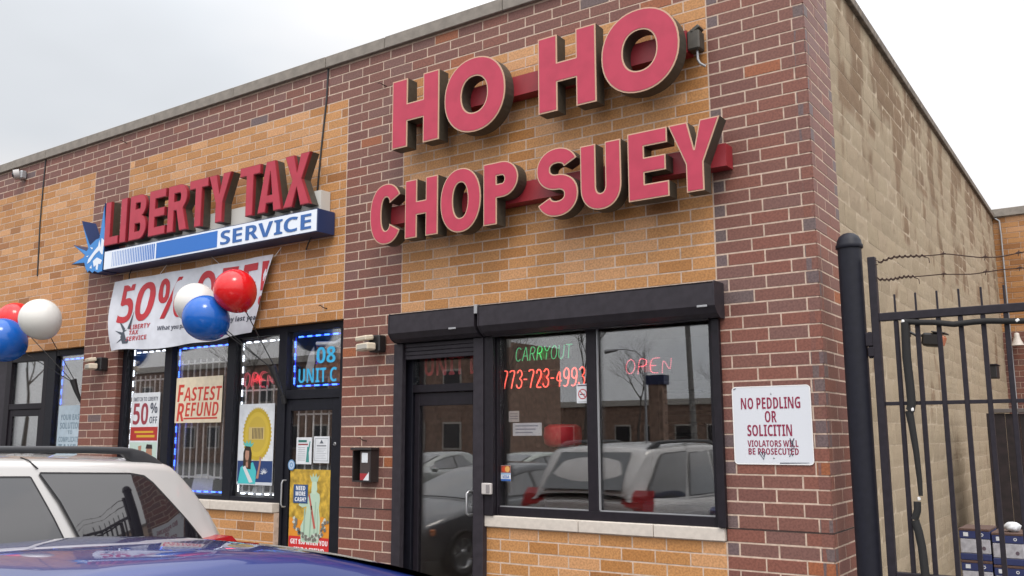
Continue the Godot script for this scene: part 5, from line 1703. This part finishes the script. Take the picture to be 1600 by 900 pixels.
# ---------------------------------------------------------------- cars
func section(w: float, y0: float, yb: float, yt: float, z: float) -> Array:
	var h := []
	for e in [[0.90, y0], [0.965, y0 + 0.07], [0.99, y0 + 0.2], [1.0, lerpf(y0, yb, 0.62)], [0.985, lerpf(y0, yb, 0.86)], [0.95, yb - 0.015], [0.90, yb + 0.01], [0.72, lerpf(yb, yt, 0.62) + 0.01], [0.4, lerpf(yb, yt, 0.92) + 0.01]]:
		h.append(Vector3(w * e[0], maxf(y0, e[1]), z))
	var r := []
	for p in h: r.append(Vector3(-p.x, p.y, p.z))
	r.append(Vector3(0, yt + 0.01, z))
	h.reverse()
	r.append_array(h)
	return r

func cabin(z: float, y: float, wr: float, wb: float, yb: float, crown := 0.035, soft := 0.05) -> Array:
	var h := [Vector3(wb, yb, z), Vector3(lerpf(wb, wr, 0.5), lerpf(yb, y - soft, 0.5), z), Vector3(wr, y - soft, z), Vector3(wr - soft * 0.25, y - soft * 0.45, z), Vector3(wr - soft * 0.75, y - soft * 0.1, z), Vector3(wr - soft * 1.6, y + crown * 0.22, z), Vector3(wr * 0.62, y + crown * 0.68, z), Vector3(wr * 0.3, y + crown * 0.93, z)]
	var r := []
	for p in h: r.append(Vector3(-p.x, p.y, p.z))
	r.append(Vector3(0, y + crown, z))
	h.reverse()
	r.append_array(h)
	return r

func wheel(parent: Node3D, at: Vector3, r: float, out: float) -> void:
	var t := Transform3D(Basis(Vector3(0, 0, 1), -PI / 2 * out), at)
	var b := MB.new()
	b.lathe(t, [Vector2(r * 0.62, -0.09), Vector2(r * 0.93, -0.10), Vector2(r, -0.07), Vector2(r, 0.07), Vector2(r * 0.93, 0.10), Vector2(r * 0.64, 0.095), Vector2(r * 0.62, 0.07)], 32)
	var o := put("wheel", b, M.rubber, parent)
	b = MB.new()
	b.lathe(t, [Vector2(r * 0.63, 0.085), Vector2(r * 0.58, 0.075), Vector2(r * 0.56, 0.03), Vector2(0, 0.025)], 28)
	for k in 7:
		b.obox(t * Transform3D(Basis(Vector3(0, 1, 0), TAU * k / 7.0), Vector3.ZERO) * Transform3D(Basis.IDENTITY, Vector3(r * 0.32, 0.06, 0)), Vector3(r * 0.5, 0.03, 0.035))
	b.lathe(t, [Vector2(r * 0.16, 0.05), Vector2(r * 0.15, 0.085), Vector2(0, 0.09)], 14)
	put("rim", b, mat(lin(0.33, 0.33, 0.34), 0.35, 0.7), o)

func paint(c: Color, rough := 0.35, metal := 0.3) -> StandardMaterial3D:
	var m := mat(c, rough, metal, 0.5)
	m.clearcoat_enabled = true; m.clearcoat = 1.0; m.clearcoat_roughness = 0.03
	return m

func car_glass(parent: Node3D, called: String, q: PackedVector2Array, side: Callable, m: Material, off: float, grow := 0.0) -> void:
	if Geometry2D.is_polygon_clockwise(q): q = reversed(q)
	if grow > 0: q = Geometry2D.offset_polygon(q, grow, Geometry2D.JOIN_ROUND)[0]
	for sg in [1.0, -1.0]:
		var b := MB.new()
		# cut into strips so that the sheet follows the bulge of the side
		var lo := 1e9
		var hi := -1e9
		for p in q:
			lo = minf(lo, p.x); hi = maxf(hi, p.x)
		for i in 10:
			var a := lerpf(lo, hi, i / 10.0)
			var c := lerpf(lo, hi, (i + 1) / 10.0)
			for part_ in Geometry2D.intersect_polygons(q, pts([a, -1, c, -1, c, 4, a, 4])):
				for band in 6:
					for cell in Geometry2D.intersect_polygons(part_, pts([-9, 0.9 + band * 0.17, 9, 0.9 + band * 0.17, 9, 1.07 + band * 0.17, -9, 1.07 + band * 0.17])):
						var ix := Geometry2D.triangulate_polygon(cell)
						for t in range(0, ix.size(), 3):
							var v := []
							for k in 3:
								var p: Vector2 = cell[ix[t + k]]
								v.append(Vector3(sg * (side.call(p.x, p.y) + off), p.y, p.x))
							var f: Vector3 = (v[1] - v[0]).cross(v[2] - v[0])
							if f.x * sg > 0: b.tri(v[0], v[1], v[2])
							else: b.tri(v[0], v[2], v[1])
		put(called, smooth(b), m, parent)

func tinted_glass() -> StandardMaterial3D:
	var m := mat(lin(0.012, 0.011, 0.014), 0.03, 0, 0.7)
	m.clearcoat_enabled = true; m.clearcoat = 1.0; m.clearcoat_roughness = 0.01
	return m

func suv() -> void:
	# local z is forwards; it stands with its tail to the shops
	var oz := 4.84
	var s := thing("silver_suv", "pale silver SUV with dark roof rails and tinted windows, tail to the shops", "car", Vector3(-3.85, 0, oz))
	var white := paint(lin(0.52, 0.50, 0.48), 0.4, 0.25)
	var taper := func(z: float) -> float: return 0.07 * pow(maxf(0, -z - 0.45), 2)
	var b := MB.new()
	var rows := []
	for e in [[-2.22, 0.74, 0.45, 0.60, 0.62], [-2.20, 0.84, 0.36, 0.68, 0.70], [-2.14, 0.89, 0.33, 0.80, 0.82], [-2.09, 0.905, 0.32, 1.02, 1.05], [-2.02, 0.915, 0.30, 1.12, 1.14], [-1.8, 0.925, 0.28, 1.14, 1.16], [-1.0, 0.93, 0.26, 1.13, 1.15], [0.3, 0.93, 0.26, 1.11, 1.13], [1.0, 0.925, 0.26, 1.08, 1.13], [1.35, 0.92, 0.26, 1.02, 1.10], [1.85, 0.90, 0.28, 0.94, 1.02], [2.08, 0.86, 0.30, 0.86, 0.92], [2.18, 0.80, 0.32, 0.74, 0.78], [2.24, 0.70, 0.36, 0.55, 0.57]]:
		rows.append(section(e[1] - taper.call(e[0]) * 0.6, e[2], e[3], e[4], e[0]))
	b.grid(rows)
	put("body", b, white, s)
	b = MB.new()
	rows = []
	for e in [[-2.06, 1.16, 0.81, 0.89], [-2.02, 1.24, 0.81, 0.895], [-1.90, 1.40, 0.80, 0.90], [-1.76, 1.545, 0.79, 0.90], [-1.64, 1.65, 0.785, 0.90], [-1.58, 1.69, 0.78, 0.90], [-1.52, 1.708, 0.775, 0.90], [-1.42, 1.718, 0.775, 0.90], [-1.2, 1.73, 0.775, 0.90], [-0.85, 1.745, 0.775, 0.90], [-0.3, 1.765, 0.775, 0.90], [0.2, 1.76, 0.77, 0.90], [0.5, 1.73, 0.76, 0.90], [0.62, 1.69, 0.755, 0.90], [0.95, 1.42, 0.78, 0.90], [1.28, 1.14, 0.82, 0.89]]:
		rows.append(cabin(e[0], e[1], e[2] - taper.call(e[0]), e[3] - taper.call(e[0]), 1.10))
	b.grid(rows)
	put("cabin", b, white, s)
	var side := func(z: float, y: float) -> float:
		var t := clampf((y - 1.10) / 0.585, 0, 1)
		return lerpf(0.90, 0.775, t) + 0.012 * sin(PI * t) - taper.call(z)
	var g := tinted_glass()
	for q in [[4.165, 1.672, 3.60, 1.65, 3.50, 1.632, 3.44, 1.59, 3.354, 1.505, 3.20, 1.355, 3.089, 1.238, 3.0, 1.135, 3.87, 1.135, 3.945, 1.30, 4.06, 1.52], [4.225, 1.652, 4.11, 1.43, 4.05, 1.305, 3.985, 1.135, 4.80, 1.135, 4.80, 1.672], [4.91, 1.135, 4.91, 1.675, 5.40, 1.67, 5.75, 1.38, 5.98, 1.17, 5.99, 1.135]]:
		var p := pts(q)
		for i in p.size(): p[i].x -= oz
		car_glass(s, "window_seal", p, side, M.black, 0.0035, 0.011)
		car_glass(s, "side_window", p, side, g, 0.0065)
	b = MB.new()
	for sg in [1.0, -1.0]:
		rows = []
		for e in [[-1.56, 1.685, 1.655], [-1.47, 1.745, 1.675], [-1.38, 1.785, 1.69], [-1.30, 1.803, 1.715], [-1.23, 1.812, 1.768], [-1.0, 1.82, 1.778], [-0.5, 1.826, 1.786], [0.2, 1.82, 1.782], [0.42, 1.775, 1.725], [0.52, 1.735, 1.70]]:
			var xx: float = 0.70 - taper.call(e[0]) * 0.8
			rows.append([Vector3(sg * (xx - 0.018), e[2], e[0]), Vector3(sg * (xx - 0.018), e[1] - 0.008, e[0]), Vector3(sg * (xx - 0.008), e[1], e[0]), Vector3(sg * (xx + 0.010), e[1], e[0]), Vector3(sg * (xx + 0.02), e[1] - 0.010, e[0]), Vector3(sg * (xx + 0.02), e[2], e[0])])
		b.grid(rows, true)
		put("roof_rail", b, mat(lin(0.040, 0.040, 0.043), 0.5), s)
		b = MB.new()
	b.tube([Vector3(0.70, 1.762, -0.60), Vector3(0.745, 1.748, -0.62), Vector3(0.778, 1.70, -0.66)], 0.004, 5)
	put("door_seam", b, M.black, s)
	for sg in [1.0, -1.0]:
		b = MB.new()
		var q := pts([3.075, 1.228, 2.905, 1.238, 2.83, 1.17, 2.755, 1.05, 2.735, 0.92, 2.80, 0.86, 2.98, 0.87, 3.05, 1.05])
		for i in q.size(): q[i].x -= oz
		b.prism(q, [], 0.55, 0.845, Transform3D(Basis(Vector3(0, 0, 1), Vector3(0, 1, 0), Vector3(sg, 0, 0)), Vector3.ZERO))
		var m := mat(lin(0.36, 0.008, 0.012), 0.12)
		put("tail_light", b, m, s)
	b = MB.new()
	b.quad(Vector3(0.50, 1.675, -1.665), Vector3(-0.50, 1.675, -1.665), Vector3(-0.55, 1.24, -2.06), Vector3(0.55, 1.24, -2.06))
	put("rear_window", b, g, s)
	b = MB.new()
	b.cbox(Transform3D(Basis.IDENTITY, Vector3(0, 0.52, -2.19)), Vector3(1.66, 0.20, 0.14), 0.04)
	put("rear_bumper", b, mat(lin(0.20, 0.19, 0.19), 0.5), s)
	bar("number_plate", Vector3(-0.16, 0.80, -2.165), Vector3(0.16, 0.96, -2.15), M.paper, s, 0.003)
	b = MB.new()
	b.quad(Vector3(-0.68, 1.66, 0.675), Vector3(0.68, 1.66, 0.675), Vector3(0.78, 1.16, 1.275), Vector3(-0.78, 1.16, 1.275))
	put("windscreen", b, g, s)
	for p in [[-0.93, -1.42], [0.93, -1.42], [-0.93, 1.42], [0.93, 1.42]]:
		wheel(s, Vector3(p[0] * 0.90, 0.345, p[1]), 0.345, signf(p[0]))

func sedan(label: String, at: Vector3, turn: float, coat: Material, group := "") -> Node3D:
	var s := thing("parked_sedan", label, "car", at, group)
	s.rotation.y = turn
	var b := MB.new()
	var rows := []
	for e in [[-2.38, 0.70, 0.40, 0.62, 0.64], [-2.34, 0.80, 0.34, 0.80, 0.84], [-2.25, 0.85, 0.30, 0.93, 0.98], [-1.9, 0.875, 0.27, 0.97, 1.04], [-1.2, 0.89, 0.24, 0.97, 1.03], [0.0, 0.895, 0.22, 0.95, 1.0], [0.9, 0.89, 0.22, 0.93, 1.0], [1.2, 0.885, 0.23, 0.90, 0.99], [1.7, 0.87, 0.25, 0.82, 0.92], [2.1, 0.84, 0.27, 0.74, 0.82], [2.28, 0.78, 0.30, 0.64, 0.70], [2.36, 0.66, 0.34, 0.52, 0.54]]:
		rows.append(section(e[1], e[2], e[3], e[4], e[0]))
	b.grid(rows)
	put("body", b, coat, s)
	b = MB.new()
	rows = []
	var prof := [[-2.1, 0.985, 0.66], [-1.98, 1.10, 0.64], [-1.8, 1.25, 0.62], [-1.62, 1.365, 0.61], [-1.45, 1.425, 0.605], [-1.2, 1.448, 0.60], [-0.8, 1.445, 0.59], [-0.48, 1.418, 0.585], [-0.30, 1.388, 0.585], [-0.13, 1.352, 0.585], [0.1, 1.292, 0.59], [0.27, 1.245, 0.60], [0.58, 1.15, 0.62], [0.85, 1.065, 0.64], [1.1, 0.98, 0.67]]
	for e in prof:
		rows.append(cabin(e[0], e[1], e[2], 0.80, 0.94, 0.025, 0.075))
	b.grid(rows)
	put("cabin", b, coat, s)
	var roof := func(z: float) -> float:
		for i in prof.size() - 1:
			if z <= prof[i + 1][0]: return lerpf(prof[i][1], prof[i + 1][1], clampf((z - prof[i][0]) / (prof[i + 1][0] - prof[i][0]), 0, 1))
		return prof[-1][1]
	var side := func(z: float, y: float) -> float:
		var top: float = roof.call(z) - 0.075
		return lerpf(0.80, 0.592, clampf((y - 0.94) / maxf(0.02, top - 0.94), 0, 1))
	var g := tinted_glass()
	var q := PackedVector2Array()
	for i in 25:
		var z := lerpf(-1.72, 0.72, i / 24.0)
		q.append(Vector2(z, roof.call(z) - 0.098))
	q.append(Vector2(0.78, 1.0)); q.append(Vector2(-1.85, 1.0))
	car_glass(s, "window_seal", q, side, M.black, 0.003, 0.012)
	q = PackedVector2Array()
	for i in 14:
		var z := lerpf(-0.62, 0.70, i / 13.0)
		q.append(Vector2(z, roof.call(z) - 0.105))
	q.append(Vector2(0.74, 1.01)); q.append(Vector2(-0.62, 1.01))
	car_glass(s, "side_window", q, side, g, 0.006)
	q = PackedVector2Array()
	for i in 12:
		var z := lerpf(-1.68, -0.70, i / 11.0)
		q.append(Vector2(z, roof.call(z) - 0.105))
	q.append(Vector2(-0.70, 1.01)); q.append(Vector2(-1.80, 1.01))
	car_glass(s, "side_window", q, side, g, 0.006)
	for e in [["windscreen", -0.22, 1.04], ["rear_window", -1.56, -2.04]]:
		b = MB.new()
		rows = []
		for i in 9:
			var z: float = lerpf(e[1], e[2], i / 8.0)
			var line := []
			for k in 9:
				var x := lerpf(-1, 1, k / 8.0) * lerpf(0.50, 0.60, i / 8.0)
				line.append(Vector3(x, roof.call(z) + 0.025 * (1 - pow(absf(x) / 0.6, 2) * 0.75) + 0.008, z))
			rows.append(line)
		for i in 8:
			for k in 8: b.quad(rows[i][k], rows[i][k + 1], rows[i + 1][k + 1], rows[i + 1][k])
		put(e[0], smooth(b), g, s)
	for sg in [1.0, -1.0]:
		b = MB.new()
		b.cbox(Transform3D(Basis(Vector3(0, 1, 0), sg * 0.35), Vector3(sg * 0.60, 0.63, 2.24)), Vector3(0.34, 0.14, 0.12), 0.03)
		put("headlight", b, mat(lin(0.5, 0.5, 0.5), 0.1), s)
		b = MB.new()
		b.cbox(Transform3D(Basis(Vector3(0, 1, 0), sg * 0.9), Vector3(sg * 0.79, 0.63, 2.08)), Vector3(0.20, 0.10, 0.06), 0.02)
		put("turn_signal", b, mat(lin(0.50, 0.13, 0.02), 0.2), s)
		b = MB.new()
		b.cbox(Transform3D(Basis(Vector3(0, 1, 0), -sg * 0.3), Vector3(sg * 0.62, 0.80, -2.31)), Vector3(0.36, 0.16, 0.10), 0.03)
		put("tail_light", b, mat(lin(0.30, 0.01, 0.012), 0.15), s)
		b = MB.new()
		b.cbox(Transform3D(Basis(Vector3(0, 1, 0), sg * 0.2), Vector3(sg * 0.99, 0.99, 0.62)), Vector3(0.2, 0.13, 0.10), 0.04)
		put("wing_mirror", b, coat, s)
	b = MB.new()
	b.cbox(Transform3D(Basis.IDENTITY, Vector3(0, 0.42, 2.30)), Vector3(1.5, 0.14, 0.14), 0.04)
	put("front_bumper", b, coat, s)
	bar("grille", Vector3(-0.38, 0.55, 2.30), Vector3(0.38, 0.67, 2.335), M.black, s, 0.01)
	for p in [[-0.89, -1.38], [0.89, -1.38], [-0.89, 1.42], [0.89, 1.42]]:
		wheel(s, Vector3(p[0] * 0.90, 0.32, p[1]), 0.32, signf(p[0]))
	return s

func cars() -> void:
	suv()
	sedan("dark blue sedan parked nose-in beside the silver SUV", Vector3(-1.33, 0, 3.9), PI, paint(lin(0.006, 0.020, 0.14), 0.35, 0.2))
	sedan("black sedan parked nose-in on the far side of the silver SUV", Vector3(-6.8, 0, 4.5), PI, paint(lin(0.012, 0.012, 0.018), 0.35, 0.2))
	var g := "sedans parked across the lot, mirrored in the shop glass"
	sedan("grey sedan parked across the lot", Vector3(-15.6, 0, 13.6), PI, paint(lin(0.22, 0.23, 0.22), 0.4), g)
	sedan("pale green-grey sedan parked across the lot", Vector3(-12.6, 0, 13.9), PI, paint(lin(0.33, 0.36, 0.32), 0.4), g)
	sedan("black sedan parked across the lot", Vector3(-9.7, 0, 13.5), PI, paint(lin(0.02, 0.02, 0.025), 0.3), g)

# ---------------------------------------------------------------- across the road, mirrored in the shop windows
func across() -> void:
	var brown := grain(mat(lin(0.30, 0.19, 0.14), 0.9), T.patch, 0.4)
	var dark := mat(lin(0.02, 0.022, 0.026), 0.15)
	var trim := mat(lin(0.42, 0.39, 0.35), 0.8)
	for e in [[Vector3(-76, 0, 40), Vector3(-31.0, 7.75, 46), 15, 2, "two-storey brown brick building across the road"], [Vector3(-58, 0, 62), Vector3(-9, 4.75, 72), 18, 1, "low brown brick row across the road behind the pylon sign"]]:
		var lo: Vector3 = e[0]
		var hi: Vector3 = e[1]
		var s := thing("street_building", e[4], "building", lo, "buildings across the road")
		bar("wall", Vector3.ZERO, hi - lo, brown, s)
		bar("parapet", Vector3(-0.15, hi.y - 0.35, -0.15), Vector3(hi.x - lo.x + 0.15, hi.y + 0.12, 0.0), trim, s)
		var nw: int = e[2]
		for j in e[3]:
			for i in nw:
				var x: float = (hi.x - lo.x) * (i + 0.5) / nw
				var y: float = 1.1 + j * 3.4
				var w := part("window", s)
				bar("frame", Vector3(x - 0.75, y, -0.08), Vector3(x + 0.75, y + 1.75, -0.002), trim, w)
				bar("pane", Vector3(x - 0.64, y + 0.12, -0.10), Vector3(x + 0.64, y + 1.63, -0.085), dark, w)
	var s := thing("pylon_sign", "brown pylon with a blue sign box across the road", "sign", Vector3(-20.9, 0, 40))
	bar("pylon", Vector3(-0.42, 0, -0.3), Vector3(0.42, 4.72, 0.3), brown, s)
	bar("sign_box", Vector3(-0.55, 4.722, -0.35), Vector3(0.55, 5.25, 0.35), mat(lin(0.012, 0.02, 0.07), 0.4), s)
	var wood := grain(mat(lin(0.26, 0.245, 0.23), 0.9), T.patch, 0.8)
	var b := MB.new()
	for e in [[-16.1, 34.0, 11.5, 0.35], [-11.5, 36.0, 11.0, -0.2]]:
		s = thing("utility_pole", "leaning wooden utility pole across the road" if e[0] < -14 else "upright wooden utility pole with crossarm across the road", "pole", Vector3(e[0], 0, e[1]), "utility poles across the road")
		b = MB.new()
		b.tube([Vector3(0, 0, 0), Vector3(-e[3], e[2], 0)], 0.15, 10, 0.11)
		put("pole", b, wood, s)
		b = MB.new()
		b.obox(Transform3D(Basis.IDENTITY, Vector3(-e[3] * 0.9, e[2] * 0.88, 0)), Vector3(2.2, 0.12, 0.12))
		put("crossarm", b, wood, s)
		b = MB.new()
		b.lathe(Transform3D(Basis.IDENTITY, Vector3(-e[3] * 0.6 + 0.35, e[2] * 0.62, 0)), [Vector2(0, 0), Vector2(0.2, 0), Vector2(0.2, 0.8), Vector2(0, 0.85)], 14)
		put("transformer", b, M.grey_metal, s)
	for e in [[-29.2, 55.0, 8.4, -2.4], [-22.8, 55.0, 8.0, 2.2]]:
		s = thing("street_lamp", "grey street lamp with its arm towards the brown building" if e[3] < 0 else "grey street lamp with its arm away from the brown building", "street lamp", Vector3(e[0], 0, e[1]), "street lamps across the road")
		b = MB.new()
		b.tube([Vector3(0, 0, 0), Vector3(0, e[2] - 0.4, 0)], 0.11, 10, 0.07)
		put("pole", b, M.grey_metal, s)
		b = MB.new()
		b.tube([Vector3(0, e[2] - 0.9, 0), Vector3(e[3] * 0.3, e[2] - 0.2, 0), Vector3(e[3] * 0.75, e[2], 0), Vector3(e[3], e[2] - 0.02, 0)], 0.045, 8)
		put("arm", b, M.grey_metal, s)
		b = MB.new()
		b.tube([Vector3(e[3] * 0.95, e[2] - 0.02, 0), Vector3(e[3] * 1.15, e[2] - 0.06, 0), Vector3(e[3] * 1.38, e[2] - 0.10, 0)], 0.10, 10, 0.17)
		put("lamp_head", b, M.grey_metal, s)
	var bark := grain(mat(lin(0.09, 0.075, 0.065), 0.95), T.fine, 1.5)
	var n := 0
	for e in [[-23.0, 35.5, 9.5, "bare tree beside the brown building across the road"], [-29.0, 37.0, 8.5, "bare tree in front of the brown building across the road"], [-31.5, 58.0, 9.0, "bare tree behind the street lamps across the road"], [-24.0, 58.5, 8.0, "bare tree between the two street lamps across the road"], [-14.5, 46.0, 9.0, "bare tree behind the utility poles across the road"], [-52.0, 37.0, 9.5, "bare tree far along the brown building's front"], [-30.0, 10.5, 7.5, "bare tree at the end of the parking lot on the shops' side"], [-38.0, 15.0, 9.0, "bare tree in the middle of the three at the lot's end"], [-47.0, 18.5, 10.0, "bare tree farthest out of the three at the lot's end"]]:
		var tr := RandomNumberGenerator.new()
		tr.seed = 100 + n
		n += 1
		s = thing("bare_tree", e[3], "tree", Vector3(e[0], 0, e[1]), "bare trees across the road" if e[1] > 30 else "bare trees at the end of the lot")
		var trunk := MB.new()
		var crown := MB.new()
		trunk.tube([Vector3.ZERO, Vector3(0.05, e[2] * 0.16, 0), Vector3(0.1, e[2] * 0.30, 0.05)], 0.15, 8, 0.10)
		limb(crown, Vector3(0.1, e[2] * 0.29, 0.05), Vector3(0, 1, 0), e[2] * 0.27, 0.085, 0, tr)
		put("trunk", trunk, bark, s)
		put("crown", crown, bark, s)

func limb(b: MB, at: Vector3, dir: Vector3, len: float, r: float, level: int, tr: RandomNumberGenerator) -> void:
	var mid := at + dir * len * 0.5 + Vector3(tr.randf_range(-1, 1), tr.randf_range(-0.3, 0.5), tr.randf_range(-1, 1)) * len * 0.07
	var end := at + dir * len + Vector3(tr.randf_range(-1, 1), tr.randf_range(-0.2, 0.6), tr.randf_range(-1, 1)) * len * 0.1
	b.tube([at, mid, end], r, 5 if level < 2 else 3, r * 0.62, false)
	if level >= 5: return
	var k := 3 if level < 4 else 2
	for i in k:
		var d := (dir + Vector3(tr.randf_range(-1, 1), tr.randf_range(-0.25, 0.75), tr.randf_range(-1, 1)) * 0.85).normalized()
		limb(b, mid.lerp(end, tr.randf_range(0.2, 1.0)), d, len * tr.randf_range(0.6, 0.85), r * 0.58, level + 1, tr)

func _ready() -> void:
	rng.seed = 20140312
	view_and_light()
	materials()
	ground()
	var b := building()
	frames(b)
	wall_signs()
	banner()
	shutters()
	lit_things()
	posters()
	inside()
	balloons()
	wall_things()
	alley()
	cars()
	across()
